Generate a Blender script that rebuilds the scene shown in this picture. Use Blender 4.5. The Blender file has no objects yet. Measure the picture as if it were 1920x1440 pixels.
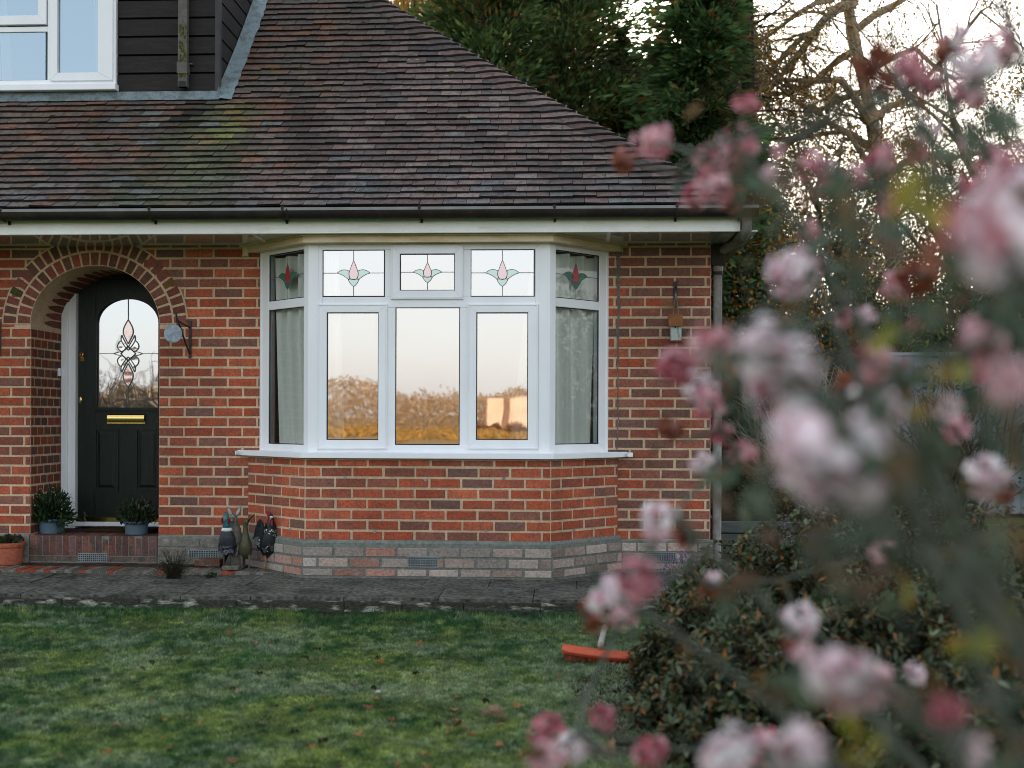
import bpy, math, random
import numpy as np
from mathutils import Vector, Matrix
random.seed(7); RNG = np.random.default_rng(11)
S = bpy.context.scene
COL = S.collection
PI = math.pi; SKY = 0.13; HAZE_FILL = 8.4

# ------------------------------------------------------------------ camera
F = 2150.0; HZ = 785.0; YAW = math.radians(2.9); ROLL = math.radians(0.2)
CP = Vector((0.0, -8.6, 1.233))
fwd = Vector((-math.sin(YAW), math.cos(YAW), 0)); rt0 = Vector((math.cos(YAW), math.sin(YAW), 0)); up0 = Vector((0, 0, 1))
rt = rt0 * math.cos(ROLL) + up0 * math.sin(ROLL); up = -rt0 * math.sin(ROLL) + up0 * math.cos(ROLL)
cam = bpy.data.cameras.new('camera'); co = bpy.data.objects.new('camera', cam); COL.objects.link(co)
co.matrix_world = Matrix(((rt.x, up.x, -fwd.x, CP.x), (rt.y, up.y, -fwd.y, CP.y), (rt.z, up.z, -fwd.z, CP.z), (0, 0, 0, 1)))
cam.sensor_width = 36; cam.lens = F / 1920 * 36; cam.shift_y = 65 / 1920; cam.clip_end = 3000; cam.clip_start = 0.05
cam.dof.use_dof = True; cam.dof.focus_distance = 8.35; cam.dof.aperture_fstop = 1.8
S.camera = co
S.view_settings.view_transform = 'Standard'; S.view_settings.look = 'None'; S.view_settings.exposure = 0

def ray(px, py):
    return (fwd + rt * ((px - 960) / F) + up * ((HZ - py) / F))
def on(px, py, P, n):
    d = ray(px, py); t = (Vector(P) - CP).dot(n) / d.dot(n); return CP + d * t
def at(px, py, Y=0.0):
    return on(px, py, (0, Y, 0), Vector((0, 1, 0)))
def far(px, py, dist):
    return CP + ray(px, py) * dist
def X(px, Y=0.0, py=800): return at(px, py, Y).x
def Z(py, Y=0.0, px=960): return at(px, py, Y).z

# ------------------------------------------------------------------ materials
def dim(c, a, b):
    k = random.uniform(a, b); return tuple(q * k for q in c)
def lin(r, g=None, b=None):
    if g is None: r, g, b = r
    f = lambda c: (c / 255) / 12.92 if c / 255 <= 0.04045 else ((c / 255 + 0.055) / 1.055) ** 2.4
    return (f(r), f(g), f(b))
MATS = {}
def mat(name, col=None, rough=0.7, scale=8, amt=0.25, bump=0.0, bscale=60, spec=0.3, metal=0.0, col2=None, trans=0.0, coords='Object', thr=(0.35, 0.7), detail=6, stretch=None, coat=0, big=0.0):
    m = bpy.data.materials.new(name); m.use_nodes = True; MATS[name] = m
    N = m.node_tree.nodes; L = m.node_tree.links; N.clear()
    out = N.new('ShaderNodeOutputMaterial'); b = N.new('ShaderNodeBsdfPrincipled')
    b.inputs['Roughness'].default_value = rough; b.inputs['Specular IOR Level'].default_value = spec; b.inputs['Metallic'].default_value = metal
    b.inputs['Coat Weight'].default_value = coat
    if col is None:
        a = N.new('ShaderNodeAttribute'); a.attribute_name = 'Col'; src = a.outputs['Color']
    else:
        a = N.new('ShaderNodeRGB'); a.outputs[0].default_value = (*col, 1); src = a.outputs[0]
    tc = N.new('ShaderNodeTexCoord'); vec = tc.outputs[coords]
    if stretch:
        mp = N.new('ShaderNodeMapping'); mp.inputs['Scale'].default_value = stretch; L.new(vec, mp.inputs['Vector']); vec = mp.outputs[0]
    n = N.new('ShaderNodeTexNoise'); n.inputs['Scale'].default_value = scale; n.inputs['Detail'].default_value = detail; L.new(vec, n.inputs['Vector'])
    mr = N.new('ShaderNodeMapRange'); mr.inputs['From Min'].default_value = thr[0]; mr.inputs['From Max'].default_value = thr[1]
    L.new(n.outputs['Fac'], mr.inputs['Value'])
    mx = N.new('ShaderNodeMix'); mx.data_type = 'RGBA'
    if col2 is not None:
        L.new(mr.outputs[0], mx.inputs['Factor']); L.new(src, mx.inputs['A']); mx.inputs['B'].default_value = (*col2, 1)
        src = mx.outputs['Result']
        n2 = N.new('ShaderNodeTexNoise'); n2.inputs['Scale'].default_value = scale * 6; n2.inputs['Detail'].default_value = 4; L.new(vec, n2.inputs['Vector'])
        nv = n2.outputs['Fac']
    else: nv = n.outputs['Fac']
    mr2 = N.new('ShaderNodeMapRange'); mr2.inputs['From Min'].default_value = 0.25; mr2.inputs['From Max'].default_value = 0.75
    mr2.inputs['To Min'].default_value = 1 - amt; mr2.inputs['To Max'].default_value = 1 + amt; L.new(nv, mr2.inputs['Value'])
    mm = N.new('ShaderNodeMix'); mm.data_type = 'RGBA'; mm.blend_type = 'MULTIPLY'; mm.inputs['Factor'].default_value = 1
    L.new(src, mm.inputs['A']); L.new(mr2.outputs[0], mm.inputs['B']); src = mm.outputs['Result']
    if big:      # broad weathering: soft stains a metre or so across, stretched downwards
        gp_ = N.new('ShaderNodeNewGeometry'); mp2 = N.new('ShaderNodeMapping'); mp2.inputs['Scale'].default_value = (2.2, 2.2, .9); L.new(gp_.outputs['Position'], mp2.inputs['Vector'])
        n3 = N.new('ShaderNodeTexNoise'); n3.inputs['Scale'].default_value = 1.0; n3.inputs['Detail'].default_value = 7; n3.inputs['Roughness'].default_value = .62; L.new(mp2.outputs[0], n3.inputs['Vector'])
        mr3 = N.new('ShaderNodeMapRange'); mr3.inputs['From Min'].default_value = .32; mr3.inputs['From Max'].default_value = .66; mr3.inputs['To Min'].default_value = 1 - big; mr3.inputs['To Max'].default_value = 1 + big * .45; L.new(n3.outputs['Fac'], mr3.inputs['Value'])
        m3 = N.new('ShaderNodeMix'); m3.data_type = 'RGBA'; m3.blend_type = 'MULTIPLY'; m3.inputs['Factor'].default_value = 1; L.new(src, m3.inputs['A']); L.new(mr3.outputs[0], m3.inputs['B']); src = m3.outputs['Result']
    L.new(src, b.inputs['Base Color'])
    if bump:
        nb = N.new('ShaderNodeTexNoise'); nb.inputs['Scale'].default_value = bscale; nb.inputs['Detail'].default_value = 5; L.new(vec, nb.inputs['Vector'])
        bp = N.new('ShaderNodeBump'); bp.inputs['Strength'].default_value = bump; bp.inputs['Distance'].default_value = 0.01
        L.new(nb.outputs['Fac'], bp.inputs['Height']); L.new(bp.outputs[0], b.inputs['Normal'])
    sh = b.outputs[0]
    if trans:
        t = N.new('ShaderNodeBsdfTranslucent'); L.new(src, t.inputs['Color'])
        ms = N.new('ShaderNodeMixShader'); ms.inputs[0].default_value = trans; L.new(sh, ms.inputs[1]); L.new(t.outputs[0], ms.inputs[2]); sh = ms.outputs[0]
    L.new(sh, out.inputs['Surface'])
    return m
def glass(name, refl, tint=(1, 1, 1), wob=0.02, wscale=3.0, rough=0.0, body=None, rcol=(1,1,1)):
    m = bpy.data.materials.new(name); m.use_nodes = True; MATS[name] = m
    N = m.node_tree.nodes; L = m.node_tree.links; N.clear()
    out = N.new('ShaderNodeOutputMaterial'); g = N.new('ShaderNodeBsdfGlossy'); g.inputs['Roughness'].default_value = rough; g.inputs['Color'].default_value = (*rcol, 1)
    if body is None:
        t = N.new('ShaderNodeBsdfTransparent'); t.inputs['Color'].default_value = (*tint, 1)
    else:
        t = N.new('ShaderNodeBsdfPrincipled'); t.inputs['Base Color'].default_value = (*body, 1); t.inputs['Roughness'].default_value = 0.5
        tc0 = N.new('ShaderNodeTexCoord'); n0 = N.new('ShaderNodeTexNoise'); n0.inputs['Scale'].default_value = 25; L.new(tc0.outputs['Object'], n0.inputs['Vector'])
        mr = N.new('ShaderNodeMapRange'); mr.inputs['To Min'].default_value = 0.45; mr.inputs['To Max'].default_value = 1.5; L.new(n0.outputs['Fac'], mr.inputs['Value'])
        mm = N.new('ShaderNodeMix'); mm.data_type = 'RGBA'; mm.blend_type = 'MULTIPLY'; mm.inputs['Factor'].default_value = 1; mm.inputs['A'].default_value = (*body, 1)
        L.new(mr.outputs[0], mm.inputs['B']); L.new(mm.outputs['Result'], t.inputs['Base Color'])
    ms = N.new('ShaderNodeMixShader'); fr = N.new('ShaderNodeFresnel'); fr.inputs['IOR'].default_value = 1.5
    ad = N.new('ShaderNodeMath'); ad.operation = 'ADD'; ad.use_clamp = True; ad.inputs[1].default_value = refl; L.new(fr.outputs[0], ad.inputs[0]); L.new(ad.outputs[0], ms.inputs[0])
    if wob:
        tc = N.new('ShaderNodeTexCoord'); n = N.new('ShaderNodeTexNoise'); n.inputs['Scale'].default_value = wscale; n.inputs['Detail'].default_value = 1
        L.new(tc.outputs['Object'], n.inputs['Vector']); bp = N.new('ShaderNodeBump'); bp.inputs['Strength'].default_value = wob; bp.inputs['Distance'].default_value = 0.05
        L.new(n.outputs['Fac'], bp.inputs['Height']); L.new(bp.outputs[0], g.inputs['Normal'])
    L.new(t.outputs[0], ms.inputs[1]); L.new(g.outputs[0], ms.inputs[2]); L.new(ms.outputs[0], out.inputs['Surface'])
    return m

# ------------------------------------------------------------------ mesh building
class MB:
    def __init__(s): s.v = []; s.f = []; s.c = []; s.col = (1, 1, 1)
    def face(s, pts, col=None):
        k = len(s.v); s.v.extend([tuple(p) for p in pts]); s.f.append(tuple(range(k, k + len(pts)))); s.c.append(col or s.col)
    def grid(s, rows, col=None, close=False):
        k = len(s.v); n = len(rows[0])
        for r in rows: s.v.extend([tuple(p) for p in r])
        for i in range(len(rows) - 1):
            for j in range(n if close else n - 1):
                a = k + i * n + j; b = k + i * n + (j + 1) % n
                s.f.append((a, b, b + n, a + n)); s.c.append(col or s.col)
    def hexa(s, p, col=None, edge=None):      # 8 corners: 0-3 back ccw, 4-7 front ccw
        k = len(s.v); s.v.extend([tuple(q) for q in p])
        for q in ((0, 3, 2, 1), (4, 5, 6, 7), (0, 1, 5, 4), (1, 2, 6, 5), (2, 3, 7, 6), (3, 0, 4, 7)):
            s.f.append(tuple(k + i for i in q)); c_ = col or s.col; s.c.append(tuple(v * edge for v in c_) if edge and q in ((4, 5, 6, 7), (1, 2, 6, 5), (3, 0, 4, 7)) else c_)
    def box(s, x0, x1, y0, y1, z0, z1, col=None):
        s.hexa([(x0, y1, z0), (x1, y1, z0), (x1, y1, z1), (x0, y1, z1), (x0, y0, z0), (x1, y0, z0), (x1, y0, z1), (x0, y0, z1)], col)
    def fbox(s, fc, u0, u1, z0, z1, n0, n1, col=None, inset=0.0):
        P = fc.p; i = inset
        s.hexa([P(u0, z0, n0), P(u1, z0, n0), P(u1, z1, n0), P(u0, z1, n0), P(u0 + i, z0 + i, n1), P(u1 - i, z0 + i, n1), P(u1 - i, z1 - i, n1), P(u0 + i, z1 - i, n1)], col)
    def ring(s, fc, u0, u1, z0, z1, w, n0, n1):       # rectangular frame, mitred
        if not isinstance(w, (tuple, list)): w = (w,) * 4
        a0, a1, b0, b1 = u0 + w[0], u1 - w[1], z0 + w[2], z1 - w[3]; P = fc.p
        for (q0, q1, q2, q3) in (((u0, z0), (u1, z0), (a1, b0), (a0, b0)), ((u1, z0), (u1, z1), (a1, b1), (a1, b0)), ((u1, z1), (u0, z1), (a0, b1), (a1, b1)), ((u0, z1), (u0, z0), (a0, b0), (a0, b1))):
            s.hexa([P(*q0, n0), P(*q1, n0), P(*q2, n0), P(*q3, n0), P(*q0, n1), P(*q1, n1), P(*q2, n1), P(*q3, n1)])
    def tube(s, path, rad, sides=6, col=None, cap=True):
        path = [Vector(p) for p in path]; n = len(path)
        if not isinstance(rad, (list, tuple)): rad = [rad] * n
        rows = []; u = None
        for i in range(n):
            t = (path[min(i + 1, n - 1)] - path[max(i - 1, 0)])
            t = t.normalized() if t.length > 1e-9 else Vector((0, 0, 1))
            if u is None: u = t.orthogonal().normalized()
            else:
                u = u - t * u.dot(t); u = u.normalized() if u.length > 1e-6 else t.orthogonal().normalized()
            w = t.cross(u)
            rows.append([path[i] + (u * math.cos(a) + w * math.sin(a)) * rad[i] for a in [2 * PI * j / sides for j in range(sides)]])
        s.grid(rows, col, True)
        if cap: s.face(list(reversed(rows[0])), col); s.face(rows[-1], col)
    def lathe(s, prof, c, sides=24, col=None, arc=None):
        rows = []
        for r, z in prof: rows.append([(c[0] + r * math.cos(2 * PI * j / sides), c[1] + r * math.sin(2 * PI * j / sides), c[2] + z) for j in range(sides)])
        s.grid(rows, col, True)
    def loft(s, rings, sides=14, col=None):          # rings: (centre, rx, ry, axis tangent implicit) with elliptic sections
        n = len(rings); P = [Vector(r[0]) for r in rings]; rows = []
        for i in range(n):
            t = (P[min(i + 1, n - 1)] - P[max(i - 1, 0)]).normalized()
            side = rings[i][3] if len(rings[i]) > 3 else Vector((1, 0, 0))
            side = (side - t * side.dot(t)).normalized(); w = t.cross(side)
            rows.append([P[i] + side * math.cos(a) * rings[i][1] + w * math.sin(a) * rings[i][2] for a in [2 * PI * j / sides for j in range(sides)]])
        s.grid(rows, col, True); s.face(list(reversed(rows[0])), col); s.face(rows[-1], col)
    def blob(s, c, rx, ry, rz, col=None, nu=10, nv=6):
        rows = []
        for i in range(nv + 1):
            th = PI * i / nv; rows.append([(c[0] + rx * math.sin(max(th, .02) if i < nv else PI - .02) * math.cos(2 * PI * j / nu), c[1] + ry * math.sin(max(th, .02) if i < nv else PI - .02) * math.sin(2 * PI * j / nu), c[2] + rz * math.cos(th)) for j in range(nu)])
        s.grid(list(reversed(rows)), col, True)
    def mesh(s, name, smooth=False):
        me = bpy.data.meshes.new(name); me.from_pydata(s.v, [], s.f); 
        ca = me.color_attributes.new('Col', 'FLOAT_COLOR', 'CORNER')
        arr = np.ones((len(me.loops), 4), dtype=np.float32)
        cnt = np.array([len(f) for f in s.f]); arr[:, :3] = np.repeat(np.array(s.c, dtype=np.float32), cnt, axis=0)
        ca.data.foreach_set('color', arr.ravel())
        if smooth: me.polygons.foreach_set('use_smooth', [True] * len(me.polygons))
        return me
    def build(s, name, m, parent=None, smooth=False, bevel=0, fix=True):
        me = s.mesh(name, smooth); me.materials.append(m if not isinstance(m, str) else MATS[m])
        if fix:
            import bmesh
            bm = bmesh.new(); bm.from_mesh(me)
            if smooth: bmesh.ops.remove_doubles(bm, verts=bm.verts, dist=1e-5)
            bmesh.ops.recalc_face_normals(bm, faces=bm.faces); bm.to_mesh(me); bm.free()
        o = bpy.data.objects.new(name, me); COL.objects.link(o)
        if parent: put(o, parent)
        if bevel:
            b = o.modifiers.new('bevel', 'BEVEL'); b.width = bevel; b.segments = 2; b.limit_method = 'ANGLE'; b.angle_limit = math.radians(50)
        return o
def build2(name, pairs, parent=None):
    """one mesh from several MBs, one material slot each"""
    big = MB(); mi = []
    for k, (m, mt) in enumerate(pairs):
        off = len(big.v); big.v += m.v; big.f += [tuple(i + off for i in f) for f in m.f]; big.c += m.c; mi += [k] * len(m.f)
    me = big.mesh(name)
    for m, mt in pairs: me.materials.append(MATS[mt])
    me.polygons.foreach_set('material_index', mi)
    o = bpy.data.objects.new(name, me); COL.objects.link(o)
    if parent: put(o, parent)
    return o
def put(o, parent):
    o.parent = parent
    root = parent; M = Matrix()
    while root: M = Matrix.Translation(root.location) @ M; root = root.parent
    if o.type == 'MESH' and o.location.length < 1e-9:
        o.data.transform(M.inverted())
def thing(name, loc, label, cat, group=None):
    o = bpy.data.objects.new(name, None); o.location = loc; o.empty_display_size = .1; COL.objects.link(o); return tag(o, label, cat, group)
def tag(o, label, cat, group=None):
    o['label'] = label; o['category'] = cat
    if group: o['group'] = group
    return o
def struct(o, kind='structure'): o['kind'] = kind; return o
class Facet:
    def __init__(s, O, u, n): s.O = Vector(O); s.u = Vector(u).normalized(); s.n = Vector(n).normalized()
    def p(s, u, z, n=0.0): q = s.O + s.u * u + s.n * n; return Vector((q.x, q.y, s.O.z + z))
    def uz(s, px, py, n=0.0):
        q = on(px, py, s.O + s.n * n, s.n); return ((q - s.O).dot(s.u), q.z - s.O.z)
    def rect(s, px0, px1, py0, py1, n=0.0):     # pixel rectangle -> u0,u1,z0,z1 (vertical centre used for u, horizontal centre for z)
        pm = (py0 + py1) / 2; xm = (px0 + px1) / 2
        return s.uz(px0, pm, n)[0], s.uz(px1, pm, n)[0], s.uz(xm, py1, n)[1], s.uz(xm, py0, n)[1]
def leafmesh(name, C, D, Nn, Ln, Wd, Cc, m, parent=None, shape=4, fold=0.0):
    """many small leaf faces: centres C, long axis D, approx normal Nn, lengths, widths, colours (numpy)"""
    n = len(C); D = D / (np.linalg.norm(D, axis=1, keepdims=True) + 1e-9)
    Sd = np.cross(D, Nn); Sd /= (np.linalg.norm(Sd, axis=1, keepdims=True) + 1e-9); Nn = np.cross(Sd, D)
    Ln = np.asarray(Ln)[:, None]; Wd = np.asarray(Wd)[:, None]
    if shape == 4: pts = [C - D * Ln * .5, C + Sd * Wd * .5, C + D * Ln * .5, C - Sd * Wd * .5]
    else:
        dn = Nn * (Ln * fold)
        pts = [C - D * Ln * .5, C - D * Ln * .15 + Sd * Wd * .5 + dn * .3, C + D * Ln * .25 + Sd * Wd * .38 + dn * .3, C + D * Ln * .5 - dn, C + D * Ln * .25 - Sd * Wd * .38 + dn * .3, C - D * Ln * .15 - Sd * Wd * .5 + dn * .3]
    k = len(pts); V = np.stack(pts, 1).reshape(-1, 3).astype(np.float32)
    me = bpy.data.meshes.new(name); me.vertices.add(n * k); me.vertices.foreach_set('co', V.ravel())
    me.loops.add(n * k); me.loops.foreach_set('vertex_index', np.arange(n * k, dtype=np.int32))
    me.polygons.add(n); me.polygons.foreach_set('loop_start', np.arange(0, n * k, k, dtype=np.int32))
    me.update(calc_edges=True)
    ca = me.color_attributes.new('Col', 'FLOAT_COLOR', 'CORNER'); arr = np.ones((n * k, 4), np.float32); arr[:, :3] = np.repeat(Cc, k, 0)
    ca.data.foreach_set('color', arr.ravel()); me.materials.append(MATS[m])
    o = bpy.data.objects.new(name, me); COL.objects.link(o)
    if parent: put(o, parent)
    return o
def rnd_unit(n):
    v = RNG.normal(size=(n, 3)); return v / np.linalg.norm(v, axis=1, keepdims=True)
def pick(cols, n, jit=.2, w=None):
    c = np.array(cols)[RNG.choice(len(cols), n, p=w)]; return c * (1 + RNG.uniform(-jit, jit, (n, 1)))
# ------------------------------------------------------------------ materials of the place
mat('brick', None, .85, 11, .34, .5, 90, .15, col2=(.15, .085, .07), thr=(.46, .85), big=.26)
mat('brick_plinth', None, .9, 9, .3, .7, 70, .1, col2=(.36, .31, .27), thr=(.5, .8), big=.2)
mat('step_brick', None, .9, 16, .5, .7, 60, .1, col2=(.05, .052, .043), thr=(.45, .75))
mat('mortar', (.63, .46, .31), .95, 10, .22, .6, 120, .1, col2=(.52, .38, .24), thr=(.45, .75), big=.25)
mat('grey_render', (.18, .19, .165), .95, 7, .3, .6, 60, .1, col2=(.15, .165, .14), thr=(.45, .7))
mat('tile', None, .8, 24, .55, .6, 140, .18, col2=(.022, .022, .022), thr=(.46, .82), big=.22)
mat('upvc', (.85, .86, .88), .3, 3, .03, 0, 50, .4, big=.07)
mat('cream_board', (.66, .55, .36), .45, 6, .12, 0, 50, .4, col2=(.50, .36, .17), thr=(.45, .75), stretch=(1, 1, 4))
mat('fascia_white', (.90, .92, .88), .4, 5, .05, 0, 50, .4, col2=(.72, .66, .50), thr=(.55, .85), stretch=(1, 1, 5), big=.12)
mat('soffit', (.42, .42, .37), .06, 5, .05, 0, 50, .6, coat=.5)
mat('gutter', (.024, .018, .014), .55, 6, .3, .1, 60, .18, col2=(.045, .036, .028), thr=(.5, .8))
mat('gutter_rim', (.19, .19, .185), .4, 9, .2, 0, 60, .5)
mat('pipe', (.20, .185, .17), .5, 7, .25, .1, 60, .4, col2=(.12, .1, .085), thr=(.45, .7))
mat('cladding', (.022, .018, .018), .6, 10, .35, .25, 50, .15, col2=(.036, .032, .031), thr=(.5, .8), stretch=(.6, .6, 6))
mat('trim_brown', (.050, .047, .047), .55, 9, .2, 0, 60, .2)
mat('pipe_dark', (.10, .09, .078), .5, 7, .3, .1, 60, .3, col2=(.06, .055, .045), thr=(.45, .7))
mat('lead', (.15, .19, .205), .55, 14, .35, .5, 40, .4, col2=(.09, .11, .10), thr=(.45, .65))
mat('moss', None, .95, 30, .4, .8, 90, .05)
mat('door_green', (.0075, .0145, .0105), .36, 6, .4, .35, 30, .26, stretch=(12, 12, .8))
mat('brass', (.75, .52, .18), .18, 20, .1, 0, 50, .5, metal=1)
mat('gasket', (.008, .009, .01), .5, 5, .1)
mat('leadline', (.09, .11, .11), .4, 30, .2, 0, 50, .5)
mat('curtain', (.88, .92, .86), .9, 30, .04, 0, 300, .05)
mat('net_curtain', (.62, .66, .68), .9, 40, .1, .1, 200, .1, trans=.3)
mat('room_wall', (.50, .47, .42), .9, 3, .1)
mat('black_iron', (.012, .013, .014), .5, 30, .3, .3, 120, .5)
mat('frost_disc', (.30, .36, .40), .45, 28, .35, .2, 60, .5, col2=(.18, .23, .27), thr=(.4, .6))
mat('blue_pot', (.075, .12, .155), .45, 5, .12, .05, 60, .4)
mat('terracotta', (.38, .11, .06), .75, 8, .2, .2, 80, .2, col2=(.25, .08, .05), thr=(.5, .75))
mat('coir', (.045, .027, .014), 1, 80, .5, 1, 200, .05)
mat('concrete_dark', (.128, .123, .104), .92, 5, .8, .9, 150, .1, col2=(.055, .057, .047), thr=(.42, .7), big=.25)
mat('kerb', (.042, .042, .033), .95, 13, .7, .9, 60, .1, col2=(.34, .34, .27), thr=(.54, .70), stretch=(.6, 1, 2.0), detail=9)
mat('soil', (.02, .016, .012), 1, 12, .4, 1, 40, .05)
mat('orange_plastic', (.50, .075, .025), .4, 9, .2, .05, 60, .4, col2=(.36, .05, .02), thr=(.45, .7))
mat('weathered_wood', (.33, .30, .25), .85, 18, .3, .4, 60, .15, stretch=(1, 1, .15))
mat('rust_wood', (.22, .09, .035), .75, 14, .3, .4, 60, .2)
mat('pale_wood', (.38, .42, .40), .85, 20, .3, .4, 60, .15, stretch=(3, 3, .4), col2=(.2, .17, .13), thr=(.55, .75))
mat('deck_wood', (.10, .12, .11), .8, 8, .3, .4, 60, .2, stretch=(.6, 3, 3))
mat('vcol', None, .7, 30, .3, .2, 80, .25)
mat('vcol_metal', None, .45, 40, .4, .25, 120, .5, metal=.25)
mat('bark', None, .9, 14, .4, .9, 40, .1, stretch=(1, 1, .3))
mat('leaf', None, .5, 6, .2, 0, 50, .35, trans=.35)
mat('leaf_waxy', None, .46, 6, .2, 0, 50, .28, trans=.15)
mat('needle', None, .7, 3, .25, 0, 50, .15, trans=.42)
mat('grass', None, .65, 4, .2, 0, 50, .2, trans=.25)
mat('petal', None, .6, 40, .1, 0, 50, .2, trans=.45)
mat('pale_fence', (.27, .31, .33), .6, 6, .12, .1, 30, .3)
mat('white_render', (.78, .60, .46), .9, .8, .15)
mat('far_wall', (.34, .22, .17), .9, 1, .2)
mat('slate', (.08, .08, .09), .7, 8, .2)
glass('pane_mirror', .49, (.92, .95, .95), .016, 2.6, rcol=(1, .99, .98))
glass('pane_clear', .02, (.97, .985, .975), .006, 3)
glass('pane_dormer', .42, (.8, .85, .85), .01, 2, rcol=(.60, .74, .84))
glass('pane_door', .50, (.6, .62, .62), .016, 5, rcol=(.93, .97, 1))
for nm, c in (('red', (.46, .015, .02)), ('green', (.012, .18, .08)), ('teal', (.02, .12, .09))):
    glass('stain_%s_mirror' % nm, .34, body=c, wob=.008, rcol=(1, .93, .93) if nm == 'red' else (.82, .95, .9))
    glass('stain_%s_clear' % nm, -.025, body=tuple(q * .9 for q in c), wob=.05, wscale=30)
glass('bevel_glass', .5, body=(.2, .25, .27), wob=.06, wscale=14)
glass('pink_glass', .42, body=(.45, .2, .18), wob=.05, wscale=12, rcol=(1, .88, .85))

# ------------------------------------------------------------------ geometry of the house
BD = .5                                     # bay depth
PATHZ = .10; LAWNZ = 0.0
x_l0, x_l1 = X(465), X(572, -BD); x_r1, x_r0 = X(1033, -BD), X(1159)
x_corner = X(1332, 0); x_west = -6.2
z_sill = Z(861, -BD - .06); z_pl = Z(1017, -BD); z_head = Z(456, -BD)
z_sof = Z(436, -.6, 700); Y_FAS = -.6; x_lw, x_rw2 = X(489.5), X(1139)
house = thing('brick_house', (0, 1.5, 0), 'red brick house with tiled hipped roof, white bay window and arched porch', 'house')
BRL, BRH, BCO, MJ = .215, .065, .0755, .0128
PAL = [lin(172, 88, 62), lin(163, 81, 57), lin(154, 84, 64), lin(145, 86, 69), lin(134, 87, 72), lin(122, 86, 76), lin(178, 95, 66)]
PAL_D = [lin(148, 92, 76), lin(138, 92, 78), lin(128, 88, 76), lin(120, 88, 78), lin(154, 90, 72), lin(110, 84, 75), lin(150, 82, 65)]
def brickcol(dark=0.0, dim=1.0):
    p = PAL_D if random.random() < dark else PAL
    w = [6, 6, 5, 3, .6, .2, 3] if p is PAL else [4, 4, 4, 3, 3, 1, 2]
    c = random.choices(p, w)[0]; k = random.uniform(.82, 1.12) * dim
    return tuple(q * k for q in c)
def lay(mb, fc, u0, u1, z0, z1, dark=lambda u, z: 0, off=0, keep=None, pitch=.2255, colf=None, proud=.005, zstart=None, course=BCO):
    zs = z0 if zstart is None else zstart; k = 0
    while zs + .02 < z1:
        za, zb = max(zs, z0), min(zs + course - MJ, z1)
        if zb - za > .012:
            u = u0 - (pitch / 2 if (k + off) % 2 else 0) + random.uniform(-.006, .006)
            while u < u1:
                ua, ub = max(u, u0), min(u + pitch - MJ + random.uniform(-.003, .003), u1)
                if ub - ua > .015:
                    segs = [(ua, ub)] if keep is None else keep(ua, ub, za, zb)
                    for (a, b) in segs:
                        if b - a > .012:
                            j = lambda: random.uniform(-.0016, .0016)
                            c = colf(a, za) if colf else brickcol(dark((a + b) / 2, za))
                            P = fc.p; i = .004; n = proud + random.uniform(-.0012, .0012)
                            mb.hexa([P(a + j(), za + j(), -.004), P(b + j(), za + j(), -.004), P(b + j(), zb + j(), -.004), P(a + j(), zb + j(), -.004), P(a + i, za + i, n), P(b - i, za + i, n), P(b - i, zb - i, n), P(a + i, zb - i, n)], c)
                u += pitch
        zs += course; k += 1
FW = Facet((0, 0, 0), (1, 0, 0), (0, -1, 0))
# arch opening
ax0, ax1 = X(57), X(298.5); acx = (ax0 + ax1) / 2; aa = (ax1 - ax0) / 2
az = Z(608, 0, 180); ab = Z(498, 0, 180) - az; RW = .215
PD = .57                                    # porch depth
z_porch = Z(1004, -.02, 180)
def arch_keep(ua, ub, za, zb):
    zm = (za + zb) / 2; half = aa + .0
    if zm > az:
        t = (zm - az) / (ab + RW * .6); half = (aa + RW * .6) * math.sqrt(max(0, 1 - t * t)) if t < 1 else 0
    if half <= 0: return [(ua, ub)]
    a, b = acx - half, acx + half; out = []
    if ua < a: out.append((ua, min(ub, a)))
    if ub > b: out.append((max(ua, b), ub))
    return out
def bay_cut(segs, za):
    out = []
    for a, b in segs:
        if za > z_sill - .02 or True:
            if a < x_lw: out.append((a, min(b, x_lw)))
            if b > x_rw2: out.append((max(a, x_rw2), b))
    return out
wl = MB()
z_top = z_sof + .25
darkf = lambda u, z: .18 + .72 * max(0, min(1, (u - .25) / .25)) + (.25 if z > z_head - .2 else 0)
keep = lambda ua, ub, za, zb: bay_cut(arch_keep(ua, ub, za, zb), za)
lay(wl, FW, x_west, x_corner - .002, z_pl - .02, z_top, darkf, keep=keep, off=1, zstart=z_pl - .02)
# odd whitish strip in the joint beside the bay (left) is the mortar itself
bricks = wl
wall = MB(); wall.col = (1, 1, 1)
zb0 = -.1
def fq(u0, u1, z0, z1): wall.face([(u0, 0, z0), (u1, 0, z0), (u1, 0, z1), (u0, 0, z1)])
fq(x_west, ax0, zb0, z_top); fq(ax1, x_lw, zb0, z_top); fq(x_rw2, x_corner, zb0, z_top)
fq(ax0, ax1, zb0, z_porch - .3)
NA = 40
pts = [(acx - aa * math.cos(PI * i / NA), az + ab * math.sin(PI * i / NA)) for i in range(NA + 1)]
for i in range(NA):
    (u0, z0), (u1, z1) = pts[i], pts[i + 1]; wall.face([(u0, 0, z0), (u1, 0, z1), (u1, 0, z_top), (u0, 0, z_top)])
fq(x_lw, x_rw2, z_head + .10, z_top)
wall.face([(x_corner, 0, zb0), (x_corner, 6, zb0), (x_corner, 6, z_top), (x_corner, 0, z_top)])
wall.face([(x_west, 0, zb0), (x_west, 6, zb0), (x_west, 6, z_top), (x_west, 0, z_top)])
wall.face([(x_west, 6, zb0), (x_corner, 6, zb0), (x_corner, 6, z_top), (x_west, 6, z_top)])
mort = build2('wall', [(wall, 'mortar'), (bricks, 'brick')], house)
sd = MB(); FS = Facet((x_corner, 0, 0), (0, 1, 0), (1, 0, 0))
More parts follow.
